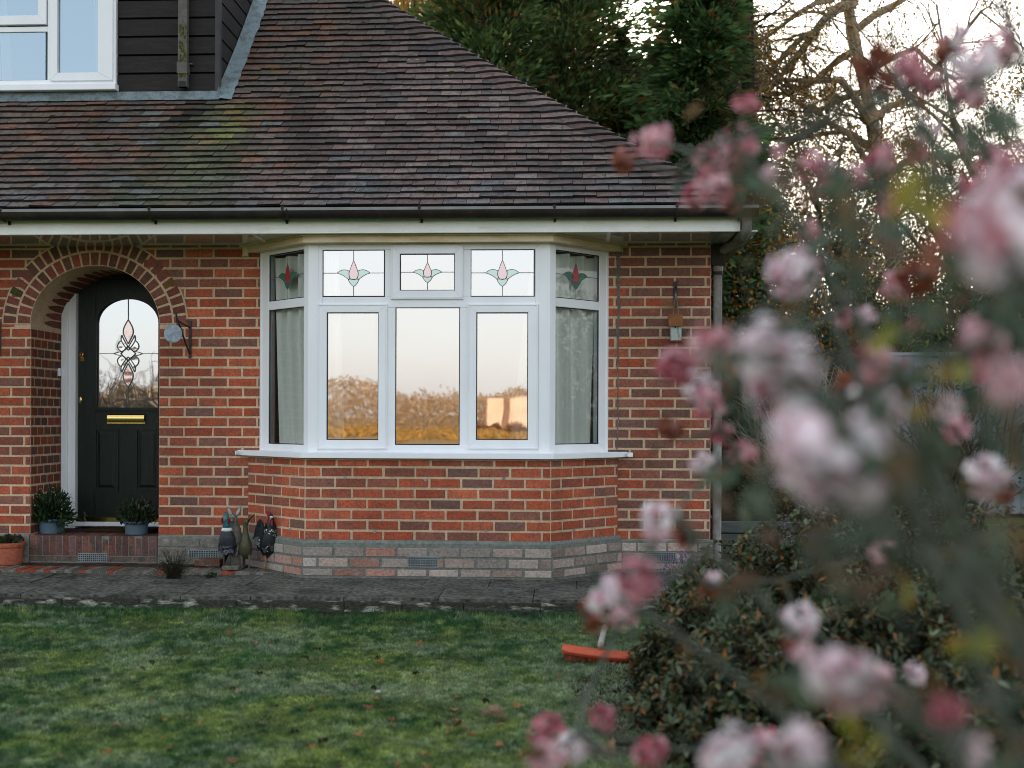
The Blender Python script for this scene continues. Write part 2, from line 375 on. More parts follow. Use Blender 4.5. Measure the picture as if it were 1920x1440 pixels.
lay(sd, FS, .002, 6, z_pl - .02, z_top, lambda u, z: .8); sdm = MB(); sdm.face([FS.p(0, zb0, .0005), FS.p(6, zb0, .0005), FS.p(6, z_top, .0005), FS.p(0, z_top, .0005)]); build2('side_wall', [(sdm, 'mortar'), (sd, 'brick')], house)
# arch ring of two rows of headers
ar = MB(); base = MB()
def apt(t, r, n): # t angle from left springing, r radial offset
    c, s_ = math.cos(t), math.sin(t); nx, nz = -c / aa, s_ / ab; l = math.hypot(nx, nz)
    return Vector((acx - aa * c + nx / l * r, n, az + ab * s_ + nz / l * r))
# equal arc lengths
ts = [PI * i / 400 for i in range(401)]; al = [0]
for i in range(400): al.append(al[-1] + (apt(ts[i + 1], .1, 0) - apt(ts[i], .1, 0)).length)
def t_of(s_):
    import bisect
    i = min(max(bisect.bisect(al, s_) - 1, 0), 399); return ts[i] + (ts[i + 1] - ts[i]) * (s_ - al[i]) / (al[i + 1] - al[i])
for row, (r0, r1, nv, dep) in enumerate(((.002, .102, 23, PD - .01), (.114, .214, 28, .06))):
    for k in range(nv):
        sa, sb = al[-1] * k / nv, al[-1] * (k + 1) / nv
        g = .0052 * (1.0 if row else 1.1)
        t0, t1 = t_of(sa + g), t_of(sb - g)
        c = random.choice([lin(150, 82, 66), lin(132, 80, 66), lin(118, 76, 62), lin(140, 78, 68), lin(104, 74, 62)]); kk = random.uniform(.75, 1.1); c = tuple(q * kk for q in c)
        if row == 1 and k == 3: c = lin(70, 72, 40)
        if row == 1 and k == nv - 5: c = lin(112, 84, 44)
        n0, n1 = dep, -.0085 - random.uniform(0, .001); i = .003
        ar.hexa([apt(t0, r0, n0), apt(t1, r0, n0), apt(t1, r1, n0), apt(t0, r1, n0), apt(t0 + .006, r0 + i, n1), apt(t1 - .006, r0 + i, n1), apt(t1 - .006, r1 - i, n1), apt(t0 + .006, r1 - i, n1)], c)
for i in range(80):
    t0, t1 = PI * i / 80, PI * (i + 1) / 80
    base.face([apt(t0, 0, -.0055), apt(t1, 0, -.0055), apt(t1, .224, -.0055), apt(t0, .224, -.0055)])
    base.face([apt(t0, .003, -.005), apt(t1, .003, -.005), apt(t1, .003, PD), apt(t0, .003, PD)])
build2('arch', [(base, 'mortar'), (ar, 'brick')], house)
# porch walls
pw = MB(); pb = MB()
FL = Facet((ax0, 0, 0), (0, 1, 0), (1, 0, 0)); FR = Facet((ax1, 0, 0), (0, 1, 0), (-1, 0, 0))
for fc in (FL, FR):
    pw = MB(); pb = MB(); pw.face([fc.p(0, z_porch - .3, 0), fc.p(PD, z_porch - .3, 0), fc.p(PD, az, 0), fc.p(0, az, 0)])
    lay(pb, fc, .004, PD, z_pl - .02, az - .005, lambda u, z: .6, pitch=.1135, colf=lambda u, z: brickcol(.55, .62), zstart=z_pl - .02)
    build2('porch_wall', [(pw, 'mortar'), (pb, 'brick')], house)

# bay brickwork -------------------------------------------------
Lc0, Lc1, Rc1, Rc0 = Vector((x_l0, 0, 0)), Vector((x_l1, -BD, 0)), Vector((x_r1, -BD, 0)), Vector((x_r0, 0, 0))
def nrm(a, b): d = (b - a).normalized(); return d, Vector((d.y, -d.x, 0))
def bayfacets(off):
    out = []
    P = [Lc0, Lc1, Rc1, Rc0]; ds = [nrm(P[i], P[i + 1]) for i in range(3)]
    # offset polygon
    def inter(i):   # corner between facet i-1 and i
        n1, n2 = ds[i - 1][1], ds[i][1]; c = P[i]; b = (n1 + n2); return c + b * (off / (1 + n1.dot(n2)))
    c0 = P[0] + ds[0][1] * off; c0 = c0 + ds[0][0] * ((0 - c0.y) / ds[0][0].y)
    c3 = P[3] + ds[2][1] * off; c3 = c3 + ds[2][0] * ((0 - c3.y) / ds[2][0].y)
    Q = [c0, inter(1), inter(2), c3]
    return [(Facet(Q[i], Q[i + 1] - Q[i], ds[i][1]), (Q[i + 1] - Q[i]).length) for i in range(3)], Q
bf, bq = bayfacets(0)
bw = MB(); bb = MB()
for i, (fc, L_) in enumerate(bf):
    bw.face([fc.p(0, zb0), fc.p(L_, zb0), fc.p(L_, z_sill - .005), fc.p(0, z_sill - .005)])
    lay(bb, fc, .003 if i else .01, L_ - .002, z_pl + .006, z_sill - .012, (lambda u, z: .12) if i < 2 else (lambda u, z: .3), off=i, pitch=.2255, colf=lambda u, z: tuple(q * 1.12 for q in brickcol(.10)), zstart=z_pl + .006)
build2('bay_wall', [(bw, 'mortar'), (bb, 'brick')], house)
# plinth: grey capping and washed-out courses, bay and straight walls
pl = MB(); pc = MB()
pf, pq = bayfacets(.028); PCOL = [lin(150, 112, 98), lin(146, 128, 118), lin(138, 128, 120), lin(148, 100, 84), lin(128, 118, 110), lin(158, 144, 134), lin(160, 150, 140)]
PCW = [lin(164, 150, 138), lin(154, 140, 130), lin(146, 130, 120), lin(160, 136, 124), lin(134, 116, 106)]
for i, (fc, L_) in enumerate(pf):
    colp = lambda u, z: dim(random.choice(PCW if random.random() < (fc.p(u, z).x + 1.6) / 1.5 else PCOL), .9, 1.5)
    zt = z_pl
    pl.face([fc.p(0, zb0), fc.p(L_, zb0), fc.p(L_, zt - .012), fc.p(0, zt - .012)])
    pl.face([fc.p(0, zt - .012), fc.p(L_, zt - .012), bf[i][0].p(bf[i][1], zt + .012, .001), bf[i][0].p(0, zt + .012, .001)])
    lay(pc, fc, .004, L_ - .003, PATHZ + .012, zt - .028, off=i + 1, colf=colp, zstart=zt - .030 - .0765 * 3, course=.0765, proud=.006)
for (u0, u1) in ((x_west, ax0), (ax1, x_l0), (x_r0, x_corner + .02)):
    pl.fbox(FW, u0, u1, zb0, z_pl - .035, -.01, .02)
    pl.hexa([(u0, .01, z_pl - .035), (u1, .01, z_pl - .035), (u1, .01, z_pl - .022), (u0, .01, z_pl - .022), (u0, -.02, z_pl - .035), (u1, -.02, z_pl - .035), (u1, -.003, z_pl - .022), (u0, -.003, z_pl - .022)])
FP = Facet((0, -.02, 0), (1, 0, 0), (0, -1, 0))
colg = lambda u, z: dim(random.choice([lin(140, 136, 122), lin(134, 130, 118), lin(126, 118, 106)]), .65, .95)
for (u0, u1) in ((x_west, ax0 - .003), (ax1 + .003, x_l0 - .02), (x_r0 + .03, x_corner + .015)):
    lay(pc, FP, u0, u1, PATHZ + .012, z_pl - .045, colf=colg if u1 < 0 else colp, zstart=z_pl - .045 - .0765 * 4 + .012, course=.0765)
build2('plinth', [(pl, 'grey_render'), (pc, 'brick_plinth')], house)
# crack repaired with grey sealant right of the bay
ck = MB(); zc = Z(462, 0, 1158); path = []
while zc > Z(900, 0, 1158): path.append((X(1158) + random.uniform(-.008, .008) , zc)); zc -= .045
for i in range(len(path) - 1):
    w0, w1 = [max(.004, .016 * (1 - (j / len(path)) ** .7) + random.uniform(-.002, .003)) for j in (i, i + 1)]
    (a, za), (b, zb) = path[i], path[i + 1]
    ck.hexa([(a - w0, 0, za), (b - w1, 0, zb), (b + w1, 0, zb), (a + w0, 0, za), (a - w0, -.0075, za), (b - w1, -.0075, zb), (b + w1, -.0075, zb), (a + w0, -.0075, za)])
mat('sealant', (.13, .12, .095), .9, 12, .3, .4, 90, .2, col2=(.2, .2, .18), thr=(.5, .7)); ck.build('sealant_strip', 'sealant', mort)['label'] = 'wavy grey-brown strip of filler down a crack beside the bay'
# air vents
def vent(px0, px1, py0, py1, fc, n0, nx, nz):
    u0, u1, z0, z1 = fc.rect(px0, px1, py0, py1, n0)
    m = MB(); m.fbox(fc, u0, u1, z0, z1, n0 - .02, n0 + .004); h = MB(); du, dz = (u1 - u0) / (nx + .6), (z1 - z0) / (nz + .6)
    for i in range(nx):
        for j in range(nz):
            a, b = u0 + du * (i + .3) + du * .22, z0 + dz * (j + .3) + dz * .2
            h.fbox(fc, a, a + du * .6, b, b + dz * .62, n0, n0 + .0055)
    return build2('air_vent', [(m, 'vent_grey'), (h, 'gasket')], house)
mat('vent_grey', (.22, .25, .25), .8, 20, .25, .2, 60, .2)
vent(764, 822, 1043, 1064, pf[1][0], .006, 12, 4); vent(353, 410, 1031, 1047, FP, .005, 12, 4); vent(1212, 1268, 1035, 1053, FP, .005, 12, 4)

# ------------------------------------------------------------------ bay window
wf, wq = bayfacets(-.055)
zb, zt = wf[1][0].rect(585, 1023, 456, 849)[2:]
bay = MB()
bay_root = MB(); frames = {}
# sill and head board (polygon strips)
def strip(mb, off_out, off_in, z0, z1, ext=0.0):
    fo, qo = bayfacets(off_out); fi, qi = bayfacets(off_in)
    qo = [v.copy() for v in qo]; qi = [v.copy() for v in qi]
    if ext:
        qo[0].x -= 0; 
    for i in range(3):
        a, b, c, d = qi[i], qi[i + 1], qo[i + 1], qo[i]; e = .0008 * (i == 1)
        V = lambda p, z: (p.x, p.y, z)
        mb.hexa([V(a, z0), V(b, z0), V(b, z1), V(a, z1), V(d, z0), V(c, z0), V(c, z1), V(d, z1)])
sl = MB(); strip(sl, .055, -.16, z_sill, zb + .001)
yo = bayfacets(.055)[1]
sl.box(X(446), yo[0].x + .01, -.075, .02, z_sill + .004, zb - .003); sl.box(yo[3].x - .01, X(1186), -.075, .02, z_sill + .004, zb - .003)
fr = MB(); gk = MB()
panes = []
fcF = wf[1][0]; LF = wf[1][1]
TH = .05
def bar(fc, u0, u1, z0, z1, n0=-.02, n1=.0): fr.fbox(fc, u0, u1, z0, z1, n0 - .04, n1)
# front frame
fu = lambda px: fcF.uz(px, 700)[0]; fz = lambda py: fcF.uz(800, py)[1]
OU = [fu(594), fu(735), fu(868), fu(1012)]
fr.ring(fcF, fu(594), fu(1012), zb, zt, (fu(604) - fu(594), fu(1012) - fu(1003), fz(835) - zb + .002, zt - fz(468)), -.06, 0)
zt0, zt1 = fz(576.5), fz(556.5)
bar(fcF, fu(604), fu(1003), zt0, zt1, n1=-.0012)
for p0, p1 in ((723, 741), (862, 881)): bar(fcF, fu(p0), fu(p1), fz(835), zt0, n1=-.0024); 
for p0, p1 in ((721, 737), (866, 882)): bar(fcF, fu(p0), fu(p1), zt1, fz(468), n1=-.0024)
# sashes
sash = MB()
for (a, b, c, d, ia, ib, ic, id_) in ((596, 726, 570, 842, 613, 710, 586, 825), (877, 1009, 570, 842, 893, 990, 586, 825), (733, 869, 459, 561, 750, 853, 476, 545)):
    u0, u1, z0, z1 = fcF.rect(a, b, c, d); v0, v1, y0, y1 = fcF.rect(ia, ib, ic, id_)
    sash.ring(fcF, u0, u1, z0, z1, (v0 - u0, u1 - v1, y0 - z0, z1 - y1), -.03, .014)
    sash.ring(fcF, u0 + .008, u1 - .008, z0 + .008, z1 - .008, .004, .012, .018)
    panes.append((fcF, v0, v1, y0, y1, -.006, 'mirror', id_ - ic < 120))
for (a, b, c, d) in ((604, 721, 468, 556), (882, 1002, 467, 556), (741, 862, 576, 834)):
    u0, u1, z0, z1 = fcF.rect(a, b, c, d); panes.append((fcF, u0, u1, z0, z1, -.014, 'mirror', d - c < 120))
# corner posts and side frames
for k, side in ((0, 'l'), (2, 'r')):
    fc, L_ = wf[k]
    fpx = (503, 571, 488, 574) if side == 'l' else (1037, 1123.5, 1034, 1140.5)
    pyt = 478
    g = lambda px, py=700: fc.uz(px, py)[0]
    u0, u1 = g(fpx[0]), g(fpx[1]); 
    e0, e1 = (0.0, L_) ; 
    if side == 'l': e0 = max(0, g(488)); e1 = L_ - .02
    else: e0 = .02; e1 = min(L_, g(1140.5))
    za = fc.uz((fpx[0] + fpx[1]) / 2, 833)[1]; zc_ = fc.uz((fpx[0] + fpx[1]) / 2, 578)[1]; zd = fc.uz((fpx[0] + fpx[1]) / 2, 561.5)[1]; ze = fc.uz((fpx[0] + fpx[1]) / 2, 473)[1]
    fr.ring(fc, e0, e1, zb, zt, (u0 - e0, e1 - u1, za - zb, zt - ze), -.06, 0)
    bar(fc, u0, u1, zc_, zd, n1=-.0012)
    panes.append((fc, u0, u1, za, zc_, -.014, 'clear', False)); panes.append((fc, u0, u1, zd, ze, -.014, 'clear', True))
    # wider outer jamb trims
    fr.fbox(fc, e0 if side == 'l' else e1 - .022, e0 + .022 if side == 'l' else e1, zb, zt, -.05, .006)
posts_ = []
for c, (pa, pb_) in zip((wq[1], wq[2]), ((573.5, 596), (1010, 1036))):
    yv = c.y; xa, xb = X(pa, yv - .005), X(pb_, yv - .005)
    m0 = fu(596) + fcF.O.x if c is wq[1] else fu(1010) + fcF.O.x
    d45 = math.sqrt(.5)
    if c is wq[1]: poly = [(m0, yv - .004), (c.x - .012, yv - .004), (c.x - .052 , yv + .032), (c.x - .02, yv + .09), (m0, yv + .06)]
    else: poly = [(m0, yv - .004), (c.x + .012, yv - .004), (c.x + .052, yv + .032), (c.x + .02, yv + .09), (m0, yv + .06)]
    post = MB()
    for z0, z1 in ((zb, zt),):
        lo = [(x, y, z0) for x, y in poly]; hi = [(x, y, z1) for x, y in poly]
        n = len(poly)
        for i in range(n): post.face([lo[i], lo[(i + 1) % n], hi[(i + 1) % n], hi[i]])
        post.face(hi); post.face(lo[::-1])
    posts_.append(post)
bw_o = fr.build('bay_window', 'upvc', house, bevel=.003); bw_o['label'] = 'white framed bay window of three sides with stained tulip toplights'
sl.build('sill', 'upvc', bw_o, bevel=.006); [q_.build('corner_post', 'upvc', bw_o, bevel=.004) for q_ in posts_]; sash.build('sash', 'upvc', bw_o, bevel=.002)
hd = MB(); strip(hd, .028, -.10, zt - .004, Z(443, -BD, 800))
hd2 = MB(); strip(hd2, .05, -.10, Z(443, -BD, 800) + .0005, z_sof + .01)
for q in (bayfacets(.028)[1],): hd.box(X(466), q[0].x + .01, -.04, .02, zt - .03, Z(452, 0, 470)); hd.box(q[3].x - .01, X(1166), -.04, .02, zt - .03, Z(452, 0, 1160))
hb = hd.build('head_board', 'cream_board', bw_o, bevel=.003); hd2.build('head_trim', 'cream_board', bw_o)
def ccw(pts):
    a = sum(p[0] * q[1] - q[0] * p[1] for p, q in zip(pts, pts[1:] + pts[:1])); return pts if a > 0 else pts[::-1]
def flat_poly(mb, fc, pts, n): mb.face([fc.p(u, z, n) for u, z in ccw(pts)])
def motif(fc, u0, u1, z0, z1, n, kind):
    cu = (u0 + u1) / 2; H = z1 - z0; Wd = u1 - u0
    sc = H / .34 if kind == 'mirror' else H / .36
    sx = min(1.0, Wd / .40) if kind != 'mirror' else 1.0
    z = lambda f: z0 + H * f
    P = bw_o
    def bez(a, b, c, k=10): return [((1 - t) ** 2 * a[0] + 2 * t * (1 - t) * b[0] + t * t * c[0], (1 - t) ** 2 * a[1] + 2 * t * (1 - t) * b[1] + t * t * c[1]) for t in [i / k for i in range(k + 1)]]
    ux = Wd * .27 if kind == 'mirror' else Wd * .265
    drop = bez((0, H * .78), (-ux * .19, H * .62), (-ux * .28, H * .50)) + bez((-ux * .28, H * .50), (-ux * .28, H * .36), (0, H * .36)) + bez((0, H * .36), (ux * .28, H * .36), (ux * .28, H * .50)) + bez((ux * .28, H * .50), (ux * .19, H * .62), (0, H * .78))
    leaf = bez((-ux * .27, H * .55), (-ux * .65, H * .62), (-ux, H * .505)) + bez((-ux, H * .505), (-ux * .62, H * .47), (-ux * .30, H * .36)) + [(-ux * .24, H * .40), (-ux * .285, H * .47)]
    base = bez((-ux * .34, H * .37), (-ux * .2, H * .25), (0, H * .21)) + bez((0, H * .21), (ux * .2, H * .25), (ux * .34, H * .37))
    mk = lambda pts, s_=1: [(cu + s_ * p[0], z0 + p[1]) for p in pts]
    for nm, pp, m in (('tulip_petal', [mk(drop)], 'red'), ('tulip_leaf', [mk(leaf), mk(leaf, -1)], 'green'), ('tulip_base', [mk(base)], 'teal')):
        for q in pp:
            mb = MB(); flat_poly(mb, fc, q, n + .002 + (.0006 if m == 'red' else 0)); mb.build(nm, 'stain_%s_%s' % (m, kind), P, fix=False)
    ln = MB(); w = .0022
    def line(pts, nn=.003):
        for (a, b) in zip(pts, pts[1:]):
            dx, dz = b[0] - a[0], b[1] - a[1]; l = math.hypot(dx, dz)
            if l < 1e-6: continue
            ox, oz = -dz / l * w, dx / l * w
            ln.face([fc.p(a[0] + ox, a[1] + oz, n + nn), fc.p(b[0] + ox, b[1] + oz, n + nn), fc.p(b[0] - ox, b[1] - oz, n + nn), fc.p(a[0] - ox, a[1] - oz, n + nn)])
    for q in (mk(drop), mk(leaf), mk(leaf, -1), mk(base)): line(q + [q[0]])
    line([(cu, z(.78)), (cu, z1)], .0034); line([(cu, z0), (cu, z(.21))], .0034); line([(u0, z(.505)), (cu - ux, z(.505))], .0034); line([(cu + ux, z(.505)), (u1, z(.505))], .0034)
    ln.build('lead_line', 'leadline', P, fix=False)
for (fc, u0, u1, z0, z1, n, kind, top) in panes:
    ta, tb = random.uniform(-.0020, .0020), random.uniform(-.0020, .0020)
    if fc is fcF and u0 > fu(880): ta, tb = .0004, -.0003
    m = MB(); m.face([fc.p(u0 - .004, z0 - .004, n - ta - tb), fc.p(u1 + .004, z0 - .004, n + ta - tb), fc.p(u1 + .004, z1 + .004, n + ta + tb), fc.p(u0 - .004, z1 + .004, n - ta + tb)]); p = m.build('pane', 'pane_' + kind, bw_o, fix=False)
    g = MB(); g.ring(fc, u0 - .003, u1 + .003, z0 - .003, z1 + .003, .009, n, n + .006); g.build('gasket', 'gasket', bw_o, fix=False)
    if top: motif(fc, u0 + .004, u1 - .004, z0 + .004, z1 - .004, n, kind)
# drainage caps on the transom
cp = MB()
for px, py, fc in ((507, 573, wf[0][0]), (560, 568, wf[0][0]), (752, 567, fcF), (851, 567, fcF), (1046, 567, wf[2][0]), (1116, 573, wf[2][0])):
    cp = MB(); u, z = fc.uz(px, py); cp.fbox(fc, u - .01, u + .01, z - .004, z + .002, -.002, .003); cp.build('drain_cap', 'upvc', bw_o)
# room behind the bay
rm = MB(); ry = 3.6
x0r, x1r = x_l0 - .4, x_r0 + .05
Q = [(x_l0 + .06, .0), (wq[1].x + .03, wq[1].y + .08), (wq[2].x - .03, wq[2].y + .08), (x_r0 - .06, .0)]
fz0 = z_sill - .8; cz = zt + .06
rm.face([(x0r, .02, fz0), (x0r, ry, fz0), (x0r, ry, cz), (x0r, .02, cz)]); rm.face([(x1r, .02, fz0), (x1r, ry, fz0), (x1r, ry, cz), (x1r, .02, cz)])
rm.face([(x0r, ry, fz0), (x1r, ry, fz0), (x1r, ry, cz), (x0r, ry, cz)]); rm.face([(x0r, -.6, cz + .04), (x1r, -.6, cz + .04), (x1r, ry, cz + .04), (x0r, ry, cz + .04)])
rm.face([(x0r, 0, fz0), (x1r, 0, fz0), (x1r, ry, fz0), (x0r, ry, fz0)])
rm.face([(q[0], q[1], zb - .01) for q in Q])
rm.build('room', 'room_wall', house)
# curtains in the bay: folded cloth following the side facet
def curtain(fc, u0, u1, z0, z1, n, folds, amp, label, name='curtain', m='curtain', gather=None, seed=1):
    rr = random.Random(seed); ph = [rr.uniform(0, 6) for _ in range(4)]
    rows = []
    for i in range(29):
        t = i / 28; z = z0 + (z1 - z0) * t; row = []
        g = gather(t) if gather else (0, 1)
        for j in range(61):
            s_ = j / 60; s2 = g[0] + (g[1] - g[0]) * s_
            u = u0 + (u1 - u0) * s2
            a = amp * (.6 + .4 * t) * (math.sin(s_ * folds * 2 * PI + ph[0] + .5 * math.sin(t * 3 + ph[1])) + .35 * math.sin(s_ * folds * 4.3 * PI + ph[2] + t * 1.5))
            row.append(fc.p(u, z, n + a))
        rows.append(row)
    mb = MB(); mb.grid(rows); o = mb.build(name, m, None, smooth=True); tag(o, label, 'curtain'); return o
fl, LL = wf[0]; fr_, LR = wf[2]
ga = lambda px: fl.uz(px, 700)[0]; gb = lambda px: fr_.uz(px, 700)[0]
cur_l = curtain(fl, ga(516) - .075, ga(583), zb + .01, zt - .05, -.075, 3.6, .034, 'grey-green curtain hanging in the left side of the bay window', gather=lambda t: (.12 * (1 - t) ** 1.5, 1), seed=3)
cur_r = curtain(fr_, gb(1026), gb(1116) + .06, zb + .01, zt - .05, -.075, 3.4, .034, 'grey-green curtain hanging in the right side of the bay window', gather=lambda t: (0, 1 - .05 * (1 - t)), seed=5)

fold = MB(); rows = []
for i in range(25):
    t_ = i / 24; w_ = .20 - .05 * t_; rows.append([fcF.p(fu(596) - .02 + w_ * j / 24, zb + .01 + (zt - .06 - zb) * t_, -.10 + .022 * math.sin(j * .9 + .4 * math.sin(t_ * 4))) for j in range(25)])
fold.grid(rows); fold.build('curtain_fold', 'curtain', cur_l, smooth=True)
fold = MB(); rows = []
for i in range(25):
    t_ = i / 24; w_ = .17 * (1.25 - t_) + .02; rows.append([fcF.p(fu(1008) + .02 - w_ * j / 24, zb + .01 + (zt - .06 - zb) * t_, -.10 + .022 * math.sin(j * .9 + .4 * math.sin(t_ * 4))) for j in range(25)])
fold.grid(rows); fold.build('curtain_fold', 'curtain', cur_r, smooth=True)
for px, py in ((514, 893), (648, 896), (798, 900), (945, 897), (1100, 898), (545, 993), (703, 997), (911, 995), (1075, 994)):
    fc = bf[0][0] if px < 572 else bf[1][0] if px < 1033 else bf[2][0]; u, z = fc.uz(px, py); m = MB(); k = 10
    m.face([fc.p(u + .012 * math.cos(2 * PI * j / k) * random.uniform(.75, 1.2), z + .011 * math.sin(2 * PI * j / k) * random.uniform(.75, 1.2), .0085) for j in range(k)]); m.build('mortar_plug', 'vent_grey', house)
# ------------------------------------------------------------------ porch door
YD = PD
fd = Facet((0, YD, 0), (1, 0, 0), (0, -1, 0))
dz = lambda py: Z(py, YD, 220); dx = lambda px: X(px, YD)
z_dt = dz(524); z_thr = dz(978)
df = MB()
df.fbox(fd, dx(121), dx(133), z_porch, dz(510), -.06, .07); df.fbox(fd, dx(131), dx(145.5), z_porch, dz(515), -.06, .045)
dxr = dx(145.5) + .86
df.fbox(fd, dxr, dxr + .07, z_porch, dz(510), -.06, .06); df.fbox(fd, dx(131), dxr + .01, z_thr - .035, z_thr, -.06, .05)
dfo = df.build('door_frame', 'upvc', house, bevel=.004)
hd_ = MB(); hd_.fbox(fd, dx(145.5), dxr, z_dt, dz(512), -.06, .035); hd_.fbox(fd, dx(100), dxr + .4, dz(512), az + ab + .05, -.06, .02); hd_.build('door_head', 'door_green', dfo)
th = MB(); th.fbox(fd, dx(146), dxr, z_thr, z_thr + .035, -.03, .03); th.build('threshold', 'brass', dfo)
# door slab with an arched glazed opening
d0, d1 = dx(147), dx(147) + .84; gz0, gz1 = dz(764), dz(561); gx0, gx1 = dx(183), dx(297.5); gcx = (gx0 + gx1) / 2; ga_ = (gx1 - gx0) / 2; gsp = dz(606)
def garch(off, k=24):
    a = ga_ + off; b = gz1 - gsp + off
    return [(gcx - a, gz0 - off)] + [(gcx - a * math.cos(PI * i / k), gsp + b * math.sin(PI * i / k)) for i in range(k + 1)] + [(gcx + a, gz0 - off)]
ds_ = MB(); o_ = garch(.0); z0d, z1d = z_thr + .036, z_dt - .002
def dq(pts): ds_.face([fd.p(u, z, 0) for u, z in pts])
dq([(d0, z0d), (d1, z0d), (d1, gz0), (d0, gz0)]); dq([(d0, gz0), (gx0, gz0), (gx0, gsp), (d0, gsp)]); dq([(gx1, gz0), (d1, gz0), (d1, gsp), (gx1, gsp)])
for i in range(1, len(o_) - 2):
    dq([o_[i], o_[i + 1], (o_[i + 1][0], z1d), (o_[i][0], z1d)])
dq([(d0, gsp), (gx0, gsp), (gx0, z1d), (d0, z1d)]); dq([(gx1, gsp), (d1, gsp), (d1, z1d), (gx1, z1d)])
# vertical battens shading of the stiles: raised rails
ds_.fbox(fd, d0 + .001, dx(178), z0d + .001, z1d - .001, .001, .006)
door = ds_.build('door', 'door_green', house); door['label'] = 'dark green front door with arched leaded glass and brass letterbox'
mo = MB()
for (oa, ob, na, nb) in ((.002, .022, .0, .022), (.020, .034, .0, .012)):
    A, B = garch(oa), garch(ob)
    for i in range(len(A) - 1): mo.hexa([fd.p(*A[i], na), fd.p(*A[i + 1], na), fd.p(*B[i + 1], na), fd.p(*B[i], na), fd.p(*A[i], nb), fd.p(*A[i + 1], nb), fd.p(*B[i + 1], nb), fd.p(*B[i], nb)])
    a, b = A[-1], A[0]; c, d = B[-1], B[0]
    mo.hexa([fd.p(*a, na), fd.p(*b, na), fd.p(*d, na), fd.p(*c, na), fd.p(*a, nb), fd.p(*b, nb), fd.p(*d, nb), fd.p(*c, nb)])
mo.build('glazing_bead', 'door_green', door)
gp = MB(); gp.face([fd.p(u, z, -.006) for u, z in ccw(garch(.003))]); gp.build('pane', 'pane_door', door, fix=False)
bk = MB(); bk.box(d0 - .1, d1 + .1, YD + .12, YD + .14, z_porch, z_dt + .3); bk.build('hall', 'room_wall', house)
def panel(px0, px1, py0, py1):
    u0, u1, z0, z1 = fd.rect(px0, px1, py0, py1); m = MB()
    m.ring(fd, u0, u1, z0, z1, .018, 0, .010); m.fbox(fd, u0 + .03, u1 - .03, z0 + .03, z1 - .03, 0, .009, inset=.022); m.build('panel', 'door_green', door)
panel(177, 223, 802, 921); panel(254, 300, 802, 921)
lb = MB(); u0, u1, z0, z1 = fd.rect(203, 272, 776, 793)
rows = []
for i in range(9):
    a = PI * i / 8; rows.append([fd.p(u0, (z0 + z1) / 2 + (z1 - z0) / 2 * math.cos(a), .004 + .022 * math.sin(a)), fd.p(u1, (z0 + z1) / 2 + (z1 - z0) / 2 * math.cos(a), .004 + .022 * math.sin(a))])
lb.grid(rows); lb.fbox(fd, u0 - .004, u1 + .004, z0 - .006, z0 + .012, 0, .014); lb.build('letterbox', 'brass', door)
kn = MB(); u, z = fd.uz(155, 670)
kn.fbox(fd, u - .018, u + .018, z - .032, z + .005, .005, .016); kn.tube([fd.p(u - .012, z + .0, .02), fd.p(u - .014, z + .03, .02), fd.p(u, z + .042, .022), fd.p(u + .015, z + .03, .024), fd.p(u + .012, z + .012, .024), fd.p(u, z + .012, .026)], .0065, 6)
kn.build('latch', 'brass', door)
kh = MB(); u, z = fd.uz(151.5, 750); kh.blob(fd.p(u, z, .006), .013, .006, .03); kh.build('key_cover', 'brass', door, smooth=True)
# leaded motif of the door glass
mcx, mcz = fd.uz(240, 663); un = (fd.uz(250, 663)[0] - mcx) / 10
def dp(x, y): return (mcx + x * un, mcz - y * un)
def band(mb, pts, w, n0=-.004, n1=.002):
    for (a, b) in zip(pts, pts[1:]):
        dx_, dz_ = b[0] - a[0], b[1] - a[1]; l = math.hypot(dx_, dz_) or 1; ox, oz = -dz_ / l * w, dx_ / l * w
        mb.hexa([fd.p(a[0] - ox, a[1] - oz, n0), fd.p(b[0] - ox, b[1] - oz, n0), fd.p(b[0] + ox, b[1] + oz, n0), fd.p(a[0] + ox, a[1] + oz, n0), fd.p(a[0] - ox, a[1] - oz, n1), fd.p(b[0] - ox, b[1] - oz, n1), fd.p(b[0] + ox, b[1] + oz, n1), fd.p(a[0] + ox, a[1] + oz, n1)])
def bz(a, b, c, k=8): return [((1 - t) ** 2 * a[0] + 2 * t * (1 - t) * b[0] + t * t * c[0], (1 - t) ** 2 * a[1] + 2 * t * (1 - t) * b[1] + t * t * c[1]) for t in [i / k for i in range(k + 1)]]
for sg in (1, -1):
    pk = [dp(x, sg * y) for x, y in bz((0, -62), (-13, -44), (-8, -34)) + bz((-8, -34), (-4, -26), (0, -18)) + bz((0, -18), (4, -26), (8, -34)) + bz((8, -34), (13, -44), (0, -62))]
    m = MB(); m.face([fd.p(u, z, -.003) for u, z in ccw(pk)]); m.build('diamond_glass', 'pink_glass', door, fix=False)
    l = MB(); band(l, pk, .0035); l.build('lead_line', 'leadline', door)
bg = MB(); bl = MB()
for sx in (1, -1):
    for sy in (1, -1):
        loop = [dp(sx * x, sy * y) for x, y in bz((0, -12), (10, -28), (12, -34)) + bz((12, -34), (14, -30), (13, -24)) + bz((13, -24), (20, -20), (20, -12)) + bz((20, -12), (18, -6), (12, -4)) + bz((12, -4), (6, -6), (0, -12))]
        bg.face([fd.p(u, z, -.004) for u, z in ccw(loop)]); band(bl, loop, .0032)
        band(bl, [dp(sx * x, sy * y) for x, y in bz((13, -24), (8, -14), (0, -6))], .0032)
        band(bl, [dp(sx * x, sy * y) for x, y in bz((12, -4), (20, -3), (27, 0))], .003)
        band(bl, [dp(sx * x, sy * y) for x, y in ((0, -14), (14, 0))], .0035)
bg.build('bevel_piece', 'bevel_glass', door, fix=False); 
